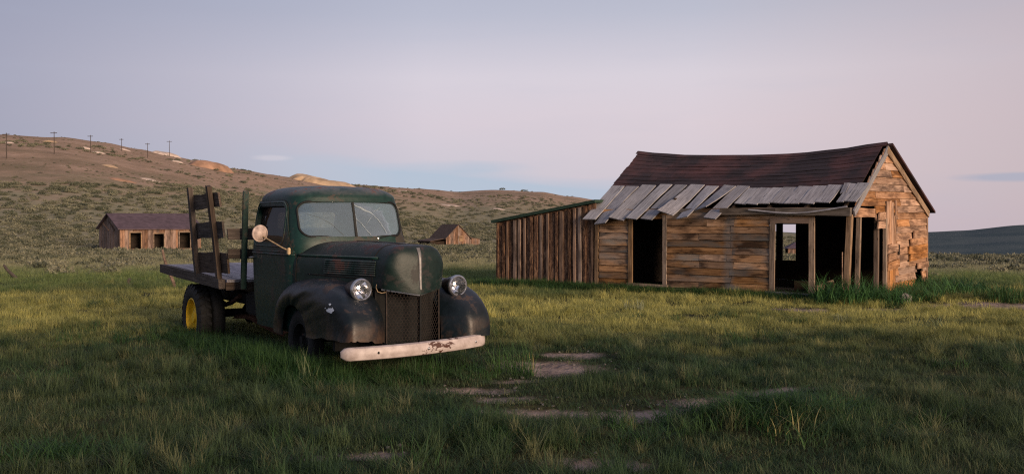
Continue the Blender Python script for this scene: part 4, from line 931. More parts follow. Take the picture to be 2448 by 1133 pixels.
# chassis
boxes('chassis_rail', TR, M['black'], [(-0.42, -0.34, 0.35, 6.45, 0.50, 0.64)]); boxes('chassis_rail', TR, M['black'], [(0.34, 0.42, 0.35, 6.45, 0.50, 0.64)])
for y in (3.35, 4.1, 5.8): boxes('cross_member', TR, M['black'], [(-0.34, 0.34, y, y + 0.08, 0.51, 0.62)])
tube('rear_axle', TR, M['black'], [(-0.85, 5.13, 0.32), (-0.2, 5.13, 0.32), (-0.12, 5.13, 0.32), (0.12, 5.13, 0.32), (0.2, 5.13, 0.32), (0.85, 5.13, 0.32)], [0.06, 0.06, 0.16, 0.16, 0.06, 0.06], 14)
tube('front_axle', TR, M['black'], [(-0.75, 1.44, 0.31), (0.75, 1.44, 0.31)], 0.045, 8)
tube('drive_shaft', TR, M['black'], [(0, 1.8, 0.5), (0, 4.8, 0.38)], 0.04, 8)
boxes('fuel_tank', TR, M['black'], [(-0.62, -0.44, 3.15, 3.75, 0.42, 0.72)], 0.03)
for s in (-1, 1): tube('leaf_spring', TR, M['rust'], [(s * 0.45, 4.48, 0.60), (s * 0.45, 4.8, 0.50), (s * 0.45, 5.13, 0.44), (s * 0.45, 5.45, 0.50), (s * 0.45, 5.78, 0.60)], 0.035, 6)
# wheels
def wheel(x, y, z, rad, w, s, rimmat, lugs, dish=0.06, rk=1.0):
    mw = Matrix.Translation((x, y, z)) @ Matrix.Rotation(R(90) * s, 4, 'Y')      # local +z = outboard
    W2 = w / 2
    prof = [(rad * 0.60 * rk, -W2 * 0.75), (rad * 0.66 * rk, -W2 * 0.95), (rad * 0.82, -W2 * 1.04), (rad * 0.94, -W2 * 0.92), (rad * 0.985, -W2 * 0.7), (rad, -W2 * 0.3), (rad, W2 * 0.3), (rad * 0.985, W2 * 0.7), (rad * 0.94, W2 * 0.92), (rad * 0.82, W2 * 1.04), (rad * 0.66 * rk, W2 * 0.95), (rad * 0.60 * rk, W2 * 0.75)]
    wh = lathe('wheel', TR, M['rubber'], prof, mw, 48, 50); wh['label'] = 'wheel with chunky worn tyre'
    if lugs:
        for k in range(lugs):
            for sd in (-1, 1):
                q = 2 * math.pi * (k + (0.5 if sd > 0 else 0)) / lugs; vv = []
                for (rr_, hh, dq) in ((rad * 0.90, W2 * 1.06, 0.05), (rad * 0.90, W2 * 1.06, -0.05), (rad * 1.035, W2 * 0.80, -0.05), (rad * 1.035, W2 * 0.80, 0.05), (rad * 1.03, W2 * 0.05, 0.10), (rad * 1.03, W2 * 0.05, 0.02), (rad * 0.97, W2 * 0.05, 0.10), (rad * 0.97, W2 * 0.05, 0.02), (rad * 0.88, W2 * 0.8, 0.05), (rad * 0.88, W2 * 0.8, -0.05)):
                    vv.append((rr_ * math.cos(q + dq), rr_ * math.sin(q + dq), sd * hh))
                pyd('tread_lug', vv, [(0, 1, 2, 3), (3, 2, 5, 4), (4, 5, 7, 6), (0, 3, 4, 6, 8), (1, 9, 7, 5, 2)], M['rubber'], wh)
    rp = [(rad * 0.615, W2 * 0.80), (rad * 0.58, W2 * 0.86), (rad * 0.55, W2 * 0.6), (rad * 0.52, W2 * 0.6 - dish), (rad * 0.30, W2 * 0.6 - dish - 0.02), (rad * 0.28, W2 * 0.6 - dish + 0.02), (rad * 0.17, W2 * 0.6 - dish + 0.03), (rad * 0.15, W2 * 0.62), (0.0, W2 * 0.66)]; rp = [(a_ * rk, b_) for a_, b_ in rp]
    rm = lathe('rim', wh, rimmat, rp, Matrix.Identity(4), 40, 40)
    for k in range(6):
        q = 2 * math.pi * k / 6; lathe('lug_nut', wh, M['rust'], [(0.014, 0), (0.013, 0.014), (0.0, 0.016)], Matrix.Translation((rad * 0.40 * math.cos(q), rad * 0.40 * math.sin(q), W2 * 0.6 - dish - 0.015)), 8, 30)
    return wh
for s in (-1, 1):
    w_ = wheel(s * 0.87, 5.13, 0.275, 0.47, 0.185, s, M['yellow'], 26, 0.05, 0.98); w_['label'] = 'rear wheel with yellow rim'
    wheel(s * 0.675, 5.13, 0.275, 0.47, 0.185, s, M['rust'], 0)
    wheel(s * 0.69, 1.44, 0.275, 0.385, 0.16, s, M['black'], 0)
# flat bed of planks
def bz(y): return 0.885 + (y - 3.72) * 0.032
bt = math.atan(0.032)
for k in range(9):
    x0 = -0.90 + k * 0.20
    plank('bed_plank', TR, M['bedplank'], (0, 3.66, bz(3.66) - 0.03), (0, math.cos(bt), math.sin(bt)), (-1, 0, 0), [(0.02, -(x0 + 0.192)), (2.98, -(x0 + 0.192)), (2.98, -x0), (0.0, -x0)], 0.035, 4, 0.006)
for s in (-1, 1): beam('bed_rail', TR, M['truckwood'], (s * 0.945, 3.70, bz(3.70) - 0.055), (s * 0.945, 6.70, bz(6.70) - 0.055), 0.13, 0.085, 3, 0.006)
beam('bed_rail', TR, M['truckwood'], (-0.90, 3.72, bz(3.72) - 0.085), (0.90, 3.72, bz(3.72) - 0.085), 0.10, 0.08); beam('bed_rail', TR, M['truckwood'], (-0.90, 6.66, bz(6.66) - 0.08), (0.90, 6.66, bz(6.66) - 0.08), 0.12, 0.08)
for y in (4.2, 5.6, 6.3): beam('bed_joist', TR, M['truckwood'], (-0.90, y, bz(y) - 0.09), (0.90, y, bz(y) - 0.09), 0.09, 0.08)
for s in (-1, 1): beam('bed_sill', TR, M['truckwood'], (s * 0.38, 3.7, 0.71), (s * 0.38, 6.5, 0.80), 0.10, 0.09)
# stake sides, near one leaning out
def stake_side(x, lean_, ys_, extra):
    def P(y, z): return Vector((x + lean_ * (z - 0.9), y, z))
    for i, y in enumerate(ys_): beam('stake', TR, M['truckwood'], P(y, 0.80), P(y + (0.06 if i == 0 else -0.02), 2.12), 0.095, 0.06, 4, 0.008, up=(0, 1, 0))
    for zz, h, a, b in extra: 
        plank('side_slat', TR, M['truckwood'], P(0, zz) + Vector((0.035 * (1 if x < 0 else -1), 0, 0)), Y, P(0, 1) - P(0, 0), [(a, -h / 2 + 0.012), (b, -h / 2 - 0.02), (b, h / 2 - 0.02), (a, h / 2 + 0.012)], 0.028, 5, 0.012)
stake_side(-0.955, -0.092, (3.80, 4.78), [(1.93, 0.20, 3.62, 4.84), (1.54, 0.22, 3.52, 4.80), (1.10, 0.27, 3.46, 4.74)])
for s in (-1, 1):
    boxes('headboard_post', TR, M['paint'], [(-0.035, 0.035, -0.025, 0.025, 0, 1.27)], 0.006, Matrix.Translation((s * 0.765, 3.385, 0.78)) @ Matrix.Rotation(R(5.0), 4, 'X'))
for z0, z1 in ((1.41, 1.565), (1.175, 1.295)): plank('headboard_slat', TR, M['truckwood'], (0, 3.44, 0), X, Z, [(-0.95, z0), (0.95, z0), (0.95, z1), (-0.96, z1)], 0.03, 4, 0.008)
# ladder of the near fender splash and torn running board
def patch_on_fender():
    dg = bpy.context.evaluated_depsgraph_get(); o = FN[-1].evaluated_get(dg); k = 0
    for pts in splash(0, 0.28, 0.735):
        out = []
        for p in pts:
            ok, loc, nor, _ = o.ray_cast(Vector((-2.0, p[1], p[2])), Vector((1, 0, 0)))
            out.append(loc + Vector((-0.004, 0, 0)) if ok else Vector((-0.9, p[1], p[2])))
        n = len(out) - 1
        pyd('paint_splash', out, [(0, (k_ + 1) % n + 1, k_ + 1) for k_ in range(n)], M['whitepaint'], FN[-1])
bpy.context.view_layer.update(); patch_on_fender()

# ------------------------------------------------------------------ things lying about
def scrap():
    t = Vector((-3.62, 14.15, 0)); v, f = [], []; n = 12
    for i in range(n + 1):
        u = i / n; x = -0.42 + 0.84 * u; z = 0.16 - 0.18 * u + 0.05 * math.sin(u * 5)
        for j, (dy, dz) in enumerate(((0.0, 0.0), (0.06, 0.05), (0.16, 0.055), (0.26, 0.03))): v.append((x, dy + 0.02 * math.sin(u * 9), z + dz + 0.06))
    for i in range(n):
        for j in range(3): a = i * 4 + j; f.append((a, a + 4, a + 5, a + 1))
    me = bpy.data.meshes.new('bent_metal'); me.from_pydata(v, [], f); bm = bmesh.new(); bm.from_mesh(me); bmesh.ops.solidify(bm, geom=bm.faces[:], thickness=0.006); bm.to_mesh(me); bm.free()
    o = link('bent_metal_sheet', me, M['rust'], None, None, 180); o.location = (t.x, t.y, gz(t.x, t.y) + 0.05); o.rotation_euler = (0, 0, R(-20)); tag(o, 'bent rusty metal scrap in the grass under the cab', 'scrap')
scrap()
def stick(name, label, cat, p0, p1, r0, r1, mat):
    p0, p1 = Vector(p0), Vector(p1); d = p1 - p0; s_ = Vector((d.y, -d.x, 0)).normalized() if d.xy.length > 0.01 else Vector((1, 0, 0)); pts = [p0 + d * t + s_ * 0.03 * math.sin(t * 7) for t in (0, .2, .4, .6, .8, 1)]
    base = pts[0].copy(); o = tube(name, None, mat, [q - base for q in pts], [r0 + (r1 - r0) * t for t in (0, .2, .4, .6, .8, 1)], 7, True, 50); o.location = base; tag(o, label, cat)
a = spot(418, 690); stick('leaning_stick', 'pale broken stick leaning behind the truck bed', 'stick', (a.x, a.y, a.z - 0.05), (a.x - 0.36, a.y + 0.1, a.z + 0.95), 0.045, 0.03, M['batten'])
a = spot(42, 668); stick('fallen_branch', 'dark dead branch slanting out of the grass at far left', 'branch', (a.x, a.y, a.z - 0.05), (a.x - 0.42, a.y, a.z + 0.42), 0.06, 0.035, M['pole'])
a = spot(308, 682); stick('post_stub', 'short dark post stub in the meadow before the left cabin', 'post', (a.x, a.y, a.z - 0.1), (a.x, a.y, a.z + 0.17), 0.045, 0.04, M['pole'])
def rock(x, y, s, label):
    bm = bmesh.new(); bmesh.ops.create_icosphere(bm, subdivisions=3, radius=1)
    for q in bm.verts: q.co *= 1 + 0.25 * noise.noise(q.co * 1.7 + Vector((x, y, 0))); q.co = Vector((q.co.x * s, q.co.y * s * 0.8, q.co.z * s * 1.25))
    me = bpy.data.meshes.new('stone'); bm.to_mesh(me); bm.free(); o = link('stone', me, M['rock'], None, None, 40); o.location = (x, y, gz(x, y) + s * 0.5); tag(o, label, 'stone')
rock(8.0, 20.25, 0.13, 'pale upright stone among the tall grass by the gable')

# ------------------------------------------------------------------ far buildings
def far_building(name, label, px, d, rz, Lx, Ly, wall_h, ridge_h, roofmat, openings, gable_open=(), base_drop=0.0, ridge_along='x', bw=0.22):
    x, y = (px - CX) / FPX * d, d; zb = gz(x, y) - 0.1 - base_drop
    t = thing(name, label, 'cabin', (x, y, zb), rz)
    # front wall y=0 facing -y from x 0..Lx, boards upright
    q = 0.0
    while q < Lx:
        b = min(q + bw * random.uniform(0.8, 1.3), Lx)
        spans = [(0, wall_h)]
        for (o0, o1, z0, z1) in openings:
            if b > o0 + 0.02 and q < o1 - 0.02: spans = [(0, z0), (z1, wall_h)] if z0 > 0.05 else [(z1, wall_h)]
        for z0, z1 in spans:
            if z1 - z0 > 0.05: plank('wall_board', t, M['farwood'], (0, 0, 0), Z, -X, [(z0, -b), (z1, -b), (z1, -q), (z0, -q)], 0.03 + random.uniform(0, .015), 1, 0.0)
        q = b + 0.01
    for (o0, o1, z0, z1) in openings:
        for (a0, a1, c0, c1) in ((o0 - 0.09, o0, z0, z1), (o1, o1 + 0.09, z0, z1), (o0 - 0.09, o1 + 0.09, z1, z1 + 0.1)):
            plank('opening_trim', t, M['trim'], (0, -0.045, 0), X, Z, [(a0, c0), (a1, c0), (a1, c1), (a0, c1)], 0.03, 1, 0.0)
    return t
def gable_boards(t, x, side, Ly, wall_h, ridge_h, mat, bw=0.22):
    q = 0.0
    def top(y): return wall_h + (ridge_h - wall_h) * (1 - abs(y - Ly / 2) / (Ly / 2))
    while q < Ly:
        b = min(q + bw * random.uniform(0.8, 1.3), Ly)
        if side < 0: plank('wall_board', t, mat, (x, 0, 0), Z, Y, [(0, q), (top(q), q), (top(b), b), (0, b)], 0.03, 1, 0.0)
        else: plank('wall_board', t, mat, (x, 0, 0), Z, -Y, [(0, -b), (top(b), -b), (top(q), -q), (0, -q)], 0.03, 1, 0.0)
        q = b + 0.01
def gable_roof(t, x0, x1, Ly, wall_h, ridge_h, mat, ov=0.25):
    k = (ridge_h - wall_h) / (Ly / 2)
    sheet('roof_slope', lambda u, v: (x0 + (x1 - x0) * u, -ov + (Ly / 2 + ov) * v, wall_h - ov * k + k * (Ly / 2 + ov) * v + 0.10), 4, 2, 0.09, mat, t)
    sheet('roof_slope', lambda u, v: (x0 + (x1 - x0) * u, Ly / 2 + (Ly / 2 + ov) * v, ridge_h - k * (Ly / 2 + ov) * v + 0.10), 4, 2, 0.09, mat, t)
def dark_core(t, Lx, Ly, wall_h): boxes('back_wall', t, M['darkwood'], [(0.06, Lx - .06, Ly - .06, Ly - 0.02, 0, wall_h), (0.06, Lx - .06, 0.4, Ly - .1, -0.2, 0.05), (0.06, Lx - .06, 1.6, 1.66, 0, wall_h)])
t = far_building('long_cabin', 'long low cabin with purple roof behind the truck bed', 287, 86.0, R(38), 7.1, 6.2, 2.15, 3.4, 'farroof', [(0.85, 1.75, 0.38, 1.78), (2.9, 3.75, 0.0, 1.68), (5.15, 6.1, 0.38, 1.78)])
gable_boards(t, 0.0, -1, 6.2, 2.15, 3.4, M['batten']); gable_boards(t, 7.1, 1, 6.2, 2.15, 3.4, M['farwood']); gable_roof(t, -0.25, 7.35, 6.2, 2.15, 3.4, M['farroof']); dark_core(t, 7.1, 6.2, 2.1)
beam('gable_brace', t, M['batten'], (-0.07, 1.4, 2.0), (-0.07, 3.1, 2.75), 0.14, 0.05); beam('gable_brace', t, M['batten'], (-0.07, 3.1, 2.0), (-0.07, 4.8, 2.6), 0.14, 0.05)
# barn: gable wall towards the right, lean-to on its left
BD = 173.0
bx_, by_ = (1066 - CX) / FPX * BD, BD
t = thing('small_barn', 'small reddish barn with steep brown roof right of the truck', 'barn', (bx_, by_, gz(bx_, by_) - 0.15), R(33))
# here the gable wall is y=0 (facing -y), ridge runs along +y
def top_b(x): return 1.75 + 2.25 * (1 - abs(x - 2.4) / 2.4)
q = 0.0
while q < 4.8:
    b = min(q + random.uniform(0.22, 0.40), 4.8)
    plank('wall_board', t, M['farwood'], (0, 0, 0), Z, -X, [(0, -b), (top_b(b), -b), (top_b(q), -q), (0, -q)], 0.04 + random.uniform(0, .04), 1, 0.0); q = b + 0.02
plank('barn_shutter', t, M['trim'], (0, -0.09, 0), X, Z, [(2.6, 1.1), (3.4, 1.1), (3.4, 2.1), (2.6, 2.1)], 0.05, 1, 0.0)
kb = 2.25 / 2.4
sheet('roof_slope', lambda u, v: (-0.3 + (2.4 + 0.3) * u, -0.3 + 6.0 * v, 1.75 - 0.3 * kb + kb * 2.7 * u + 0.12), 2, 4, 0.1, M['farroof2'], t)
sheet('roof_slope', lambda u, v: (2.4 + 2.7 * u, -0.3 + 6.0 * v, 4.0 - kb * 2.7 * u + 0.12), 2, 4, 0.1, M['farroof2'], t)
boxes('side_wall', t, M['darkwood'], [(0, 0.08, 0.06, 5.6, 0, 1.72), (4.72, 4.8, 0.06, 5.6, 0, 1.72), (0.08, 4.72, 5.5, 5.6, 0, 1.9)])
sheet('lean_to_roof', lambda u, v: (-2.9 + 2.85 * u, 0.3 + 5.2 * v, 1.25 + 0.45 * u), 2, 2, 0.1, M['farroof2'], t)
boxes('lean_to_wall', t, M['darkwood'], [(-2.8, -0.02, 0.5, 0.58, 0, 1.18), (-2.8, -2.72, 0.58, 5.3, 0, 1.15)])
q = 4.85
while q < 7.2:
    b = min(q + random.uniform(0.22, 0.36), 7.2); plank('wall_board', t, M['farwood'], (0, 0.6, 0), Z, -X, [(0, -b), (1.75 - (b - 4.8) * 0.12, -b), (1.75 - (q - 4.8) * 0.12, -q), (0, -q)], 0.05, 1, 0.0); q = b + 0.02
sheet('lean_to_roof', lambda u, v: (4.82 + 2.5 * u, 0.45 + 4.0 * v, 1.86 - 0.30 * u), 2, 2, 0.1, M['farroof2'], t)
# shed seen through the cabin window
SD = 120.0; sx_, sy_ = (1884 - CX) / FPX * SD, SD
t = far_building('distant_shed', 'distant shed with purple hipped roof seen through the cabin window', 1884, SD, R(-10), 5.0, 4.0, 1.0, 2.0, 'farroof', [])
pyd('roof', [(-.2, -.2, 1.0), (5.2, -.2, 1.0), (5.2, 4.2, 1.0), (-.2, 4.2, 1.0), (1.4, 2, 1.95), (3.6, 2, 1.95)], [(0, 1, 5, 4), (1, 2, 5), (2, 3, 4, 5), (3, 0, 4), (3, 2, 1, 0)], M['farroof'], t)
dark_core(t, 5.0, 4.0, 0.95)

# ------------------------------------------------------------------ utility poles along the hill
ORD = ['first utility pole at the far left edge of the hill', 'second utility pole from the left on the hilltop', 'third utility pole from the left, above a pale spoil heap', 'fourth utility pole from the left on the skyline', 'fifth utility pole from the left beside a dark bush', 'sixth utility pole from the left standing tall over the skyline', 'rightmost utility pole on the hill before the orange bank']
for i, (px, pb, pt) in enumerate([(17, 381, 319), (131, 369, 316), (218, 366, 324), (292, 362, 332), (354, 378, 343), (406, 374, 337), (447, 378, 350)]):
    a = spot(px, pb); h = (pb - pt) / FPX * a.y
    t = thing('utility_pole', ORD[i], 'utility pole', a, R(-15 + 4 * i), 'utility poles along the hill')
    tube('pole', t, M['pole'], [(0, 0, -0.5), (0, 0, h * 0.5), (0, 0, h)], [0.12, 0.10, 0.08], 8)
    aw = min(1.5, h * 0.16); ca = beam('crossarm', t, M['pole'], (-aw, -0.14, h - 0.35), (aw, -0.14, h - 0.35), 0.16, 0.12)
    for q in (-0.85, -0.4, 0.4, 0.85): boxes('insulator', ca, M['pole'], [(q * aw - 0.05, q * aw + 0.05, -0.06, 0.06, 0.1, 0.33)], 0, Matrix.Identity(4))

# ------------------------------------------------------------------ vegetation
rg = random.Random(3)
def blade(v, f, base, h, w, lean, az_, curve=1.0, segs=3):
    k = len(v); d = Vector((math.cos(az_), math.sin(az_), 0)); sd = Vector((-d.y, d.x, 0))
    for i in range(segs + 1):
        t = i / segs; p = Vector(base) + d * (lean * h * (t ** (1 + curve))) + Vector((0, 0, h * (t - 0.25 * lean * t * t))); ww = w * (1 - t) ** 0.7 / 2
        if i == segs: v.append(p)
        else: v += [p - sd * ww, p + sd * ww]
    for i in range(segs - 1): a = k + i * 2; f.append((a, a + 1, a + 3, a + 2))
    a = k + (segs - 1) * 2; f.append((a, a + 1, k + segs * 2))
def clump(n, rad_, h0, h1, w, lean=(0.1, 0.7), segs=3):
    v, f = [], []
    for _ in range(n):
        a, rr_ = rg.uniform(0, 6.283), rad_ * math.sqrt(rg.random()); b = (rr_ * math.cos(a), rr_ * math.sin(a), -0.02)
        blade(v, f, b, rg.uniform(h0, h1), w * rg.uniform(0.6, 1.3), rg.uniform(*lean), rg.uniform(0, 6.283), rg.uniform(0.4, 1.4), segs)
    return v, f
def m_grass():
    N = NM('meadow grass', 0.65, 0.25); p = N.pos(); xyz = N.sep(p)
    i = N.n('ShaderNodeObjectInfo'); rnd = i.outputs['Random']
    a = N.noise(p, 0.35, 4, 0.6); b = N.noise(p, 1.4, 4, 0.6); fine = N.noise(p, 60, 2)
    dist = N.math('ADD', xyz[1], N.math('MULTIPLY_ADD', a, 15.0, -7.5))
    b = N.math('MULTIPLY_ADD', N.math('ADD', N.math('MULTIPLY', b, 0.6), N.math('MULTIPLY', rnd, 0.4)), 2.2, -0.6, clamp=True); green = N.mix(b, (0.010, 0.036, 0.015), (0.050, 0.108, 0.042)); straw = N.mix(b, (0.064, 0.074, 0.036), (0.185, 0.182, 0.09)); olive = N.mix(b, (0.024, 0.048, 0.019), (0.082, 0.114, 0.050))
    near = N.mix(N.math('MULTIPLY_ADD', a, 5.0, -2.1, clamp=True), green, olive)  # grass tones close to the camera, with the foreground dimness put into them
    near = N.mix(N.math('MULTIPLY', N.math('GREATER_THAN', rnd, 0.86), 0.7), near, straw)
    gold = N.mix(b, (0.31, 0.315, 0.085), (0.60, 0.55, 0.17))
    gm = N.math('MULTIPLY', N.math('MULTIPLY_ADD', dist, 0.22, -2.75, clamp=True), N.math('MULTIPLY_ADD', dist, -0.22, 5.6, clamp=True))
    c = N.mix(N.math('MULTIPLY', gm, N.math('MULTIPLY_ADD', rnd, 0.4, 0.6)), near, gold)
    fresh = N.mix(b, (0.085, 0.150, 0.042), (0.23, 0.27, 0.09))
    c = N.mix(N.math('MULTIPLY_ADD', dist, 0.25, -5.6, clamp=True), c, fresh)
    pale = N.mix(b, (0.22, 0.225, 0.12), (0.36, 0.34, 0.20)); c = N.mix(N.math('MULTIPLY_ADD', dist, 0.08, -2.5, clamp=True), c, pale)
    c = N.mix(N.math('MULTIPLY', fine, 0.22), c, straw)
    N.col(c)
    tl = N.n('ShaderNodeBsdfTranslucent'); N.put(tl.inputs[0], c); mx = N.n('ShaderNodeMixShader'); mx.inputs[0].default_value = 0.3
    N.t.links.new(N.b.outputs[0], mx.inputs[1]); N.t.links.new(tl.outputs[0], mx.inputs[2]); N.t.links.new(mx.outputs[0], N.out.inputs[0]); return N.m
def m_leaf(name, c0, c1, trans=0.25):
    N = NM(name, 0.6, 0.25); i = N.n('ShaderNodeObjectInfo'); b = N.noise(N.pos(), 3.0, 3); q = N.math('ADD', N.math('MULTIPLY', i.outputs['Random'], 0.5), N.math('MULTIPLY', b, 0.5))
    c = N.ramp(q, [(0.3, c0), (0.7, c1)]); N.col(c)
    tl = N.n('ShaderNodeBsdfTranslucent'); N.put(tl.inputs[0], c); mx = N.n('ShaderNodeMixShader'); mx.inputs[0].default_value = trans
    N.t.links.new(N.b.outputs[0], mx.inputs[1]); N.t.links.new(tl.outputs[0], mx.inputs[2]); N.t.links.new(mx.outputs[0], N.out.inputs[0]); return N.m
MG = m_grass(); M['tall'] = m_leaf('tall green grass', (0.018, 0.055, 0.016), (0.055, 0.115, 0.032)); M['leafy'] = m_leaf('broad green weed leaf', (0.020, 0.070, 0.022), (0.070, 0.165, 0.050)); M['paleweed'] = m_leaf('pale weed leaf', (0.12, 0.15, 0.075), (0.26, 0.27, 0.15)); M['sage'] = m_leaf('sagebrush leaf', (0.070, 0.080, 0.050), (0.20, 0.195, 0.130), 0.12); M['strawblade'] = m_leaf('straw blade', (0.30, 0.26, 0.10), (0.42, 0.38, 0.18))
def proto(name, vf, mat, coll):
    me = bpy.data.meshes.new(name); me.from_pydata([tuple(p) for p in vf[0]], [], vf[1]); me.materials.append(mat); o = bpy.data.objects.new(name, me); coll.objects.link(o)
def scatter(name, coll, pts, kinds, label, cat_kind='stuff'):
    """one object of vertices; geometry nodes stand a plant on each. pts = (x,y,z,rz,tilt,sx,sz)"""
    me = bpy.data.meshes.new(name); me.from_pydata([p[:3] for p in pts], [], []); n = len(pts)
    a = me.attributes.new('rot', 'FLOAT_VECTOR', 'POINT'); a.data.foreach_set('vector', np.array([(p[4], 0.0, p[3]) for p in pts], dtype=np.float32).ravel())
    a = me.attributes.new('scl', 'FLOAT_VECTOR', 'POINT'); a.data.foreach_set('vector', np.array([(p[5], p[5], p[6]) for p in pts], dtype=np.float32).ravel())
    a = me.attributes.new('idx', 'INT', 'POINT'); a.data.foreach_set('value', np.array([rg.randrange(kinds) for p in pts], dtype=np.int32))
    o = bpy.data.objects.new(name, me); COL.objects.link(o); tag(o, label, kind=cat_kind)
    ng = bpy.data.node_groups.new(name, 'GeometryNodeTree'); ng.interface.new_socket('Geometry', in_out='INPUT', socket_type='NodeSocketGeometry'); ng.interface.new_socket('Geometry', in_out='OUTPUT', socket_type='NodeSocketGeometry')
    gi, go = ng.nodes.new('NodeGroupInput'), ng.nodes.new('NodeGroupOutput'); ip = ng.nodes.new('GeometryNodeInstanceOnPoints'); ci = ng.nodes.new('GeometryNodeCollectionInfo')
    ci.inputs['Collection'].default_value = coll; ci.inputs['Separate Children'].default_value = True; ci.inputs['Reset Children'].default_value = True
    def na(nm, ty): q = ng.nodes.new('GeometryNodeInputNamedAttribute'); q.data_type = ty; q.inputs[0].default_value = nm; return q.outputs[0]
    L = ng.links.new; L(gi.outputs[0], ip.inputs['Points']); L(ci.outputs[0], ip.inputs['Instance']); ip.inputs['Pick Instance'].default_value = True
    L(na('idx', 'INT'), ip.inputs['Instance Index']); L(na('rot', 'FLOAT_VECTOR'), ip.inputs['Rotation']); L(na('scl', 'FLOAT_VECTOR'), ip.inputs['Scale']); L(ip.outputs[0], go.inputs[0])
    md_ = o.modifiers.new('scatter', 'NODES'); md_.node_group = ng; return o
gc = bpy.data.collections.new('grass_kinds')
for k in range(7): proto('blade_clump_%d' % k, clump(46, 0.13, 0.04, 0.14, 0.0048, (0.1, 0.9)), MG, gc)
tcoll = bpy.data.collections.new('tuft_kinds')
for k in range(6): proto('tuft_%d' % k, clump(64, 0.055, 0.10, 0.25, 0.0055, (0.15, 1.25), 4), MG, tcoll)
ucoll = bpy.data.collections.new('lush_kinds')
for k in range(4): proto('lush_%d' % k, clump(34, 0.10, 0.16, 0.36, 0.0065, (0.1, 1.0), 4), M['tall'], ucoll)
ca, sa = math.cos(math.atan2(-0.62, 0.785)), math.sin(math.atan2(-0.62, 0.785))
def in_house(x, y, m_=0.0):
    dx, dy = x - HB.x, y - HB.y; lx, ly = dx * ca + dy * sa, -dx * sa + dy * ca
    return -3.2 - m_ < lx < HL + m_ and -m_ < ly < HW + m_
def truck_l(x, y): dx, dy = x + 0.98, y - 10.51; return dx * 0.834 + dy * 0.552, -dx * 0.552 + dy * 0.834
gp = []
for (y0, y1, den, sc) in ((5.6, 9.5, 120, 1.0), (9.5, 14, 85, 1.05), (14, 20, 48, 1.3), (20, 30, 24, 1.7), (30, 48, 9, 2.3), (48, 75, 3.0, 3.0)):
    area = 0.5 * ((1.10 * y0 + 3) + (1.10 * y1 + 3)) * (y1 - y0)
    for _ in range(int(area * den)):
        y = rg.uniform(y0, y1); x = rg.uniform(-0.55 * y - 1.5, 0.55 * y + 1.5)
        if in_house(x, y, 0.03): continue
        d_ = dirt(x, y) if y < 25 else 0
        if d_ > 0.05 and rg.random() < min(0.97, d_ * 1.5): continue
        k = noise.noise(Vector((x * 0.9, y * 0.9, 9.0))); k2 = noise.noise(Vector((x * 3.1, y * 3.1, 2.0)))
        h = sc * (0.80 + 0.55 * k + 0.45 * k2) * rg.uniform(0.75, 1.25) * (1 - 0.5 * d_)
        if y > 16: h *= 0.8
        elif y < 14: h *= 0.42 + 0.58 * bare(x, y)
        tx, ty = truck_l(x, y)
        if -1.15 < tx < 1.15 and -0.45 < ty < 6.6: h *= 1.45 if (abs(tx) > 0.75 or ty < 0.3) else 0.8
        elif in_house(x, y, 0.7): h *= 1.5
        for cx, cy, a_, b_, hh in MOUND:
            q = ((x - cx) / a_) ** 2 + ((y - cy) / b_) ** 2
            if q < 1.5: h *= 1 + hh * 3.2 * (1 - q / 1.5)
        gp.append((x, y, gz(x, y), rg.uniform(0, 6.283), rg.uniform(-0.15, 0.15), sc * rg.uniform(0.85, 1.2), max(0.35, h)))
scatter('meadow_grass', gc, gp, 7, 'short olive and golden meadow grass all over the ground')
rg.seed(41); tp = []
for (y0, y1, den, sc) in ((5.6, 9.5, 34, 1.0), (9.5, 14, 24, 1.05), (14, 21, 12, 1.2), (21, 30, 5, 1.4)):
    area = 0.5 * ((1.10 * y0 + 3) + (1.10 * y1 + 3)) * (y1 - y0)
    for _ in range(int(area * den)):
        y = rg.uniform(y0, y1); x = rg.uniform(-0.55 * y - 1.5, 0.55 * y + 1.5)
        if in_house(x, y, 0.05): continue
        k = noise.noise(Vector((x * 0.8, y * 0.8, 19.0))) + 0.6 * noise.noise(Vector((x * 2.6, y * 2.6, 12.0)))
        if k < rg.uniform(-0.25, 0.35): continue
        d_ = dirt(x, y)
        if d_ > 0.02 and rg.random() < d_ * 1.6 + 0.15: continue
        if y < 14 and rg.random() > bare(x, y) + 0.12: continue
        h = sc * rg.uniform(0.6, 1.05) * (1 + 0.5 * k) * (0.75 if y > 14 else 1)
        for cx, cy, a_, b_, hh in MOUND:
            q = ((x - cx) / a_) ** 2 + ((y - cy) / b_) ** 2
            if q < 1.5: h *= 1 + hh * 3.0 * (1 - q / 1.5)
        tp.append((x, y, gz(x, y), rg.uniform(0, 6.283), rg.uniform(-0.2, 0.2), sc * rg.uniform(0.8, 1.3), h))
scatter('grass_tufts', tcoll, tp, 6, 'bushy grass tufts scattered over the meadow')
up_ = []
def T_(lx, ly): return (-0.98 + lx * 0.834 - ly * 0.552, 10.51 + lx * 0.552 + ly * 0.834)
for _ in range(900):      # lush green fringe round the truck
    ly = rg.uniform(-0.55, 6.3); lx = -rg.triangular(0.55, 1.55, 0.95) if ly > 0.1 or rg.random() < 0.5 else rg.uniform(-1.1, 1.2)
    if ly < 0.1 and rg.random() < 0.6: lx = rg.uniform(-1.1, 1.25); ly = rg.uniform(-0.30, 0.25)
    x, y = T_(lx, ly); up_.append((x, y, gz(x, y), rg.uniform(0, 6.283), rg.uniform(-0.2, 0.2), rg.uniform(0.8, 1.3), rg.uniform(0.5, 1.0) * (0.55 if ly > 3.6 else 0.8 if ly > 2.5 else 1) * (0.7 if ly < 0.1 else 1)))
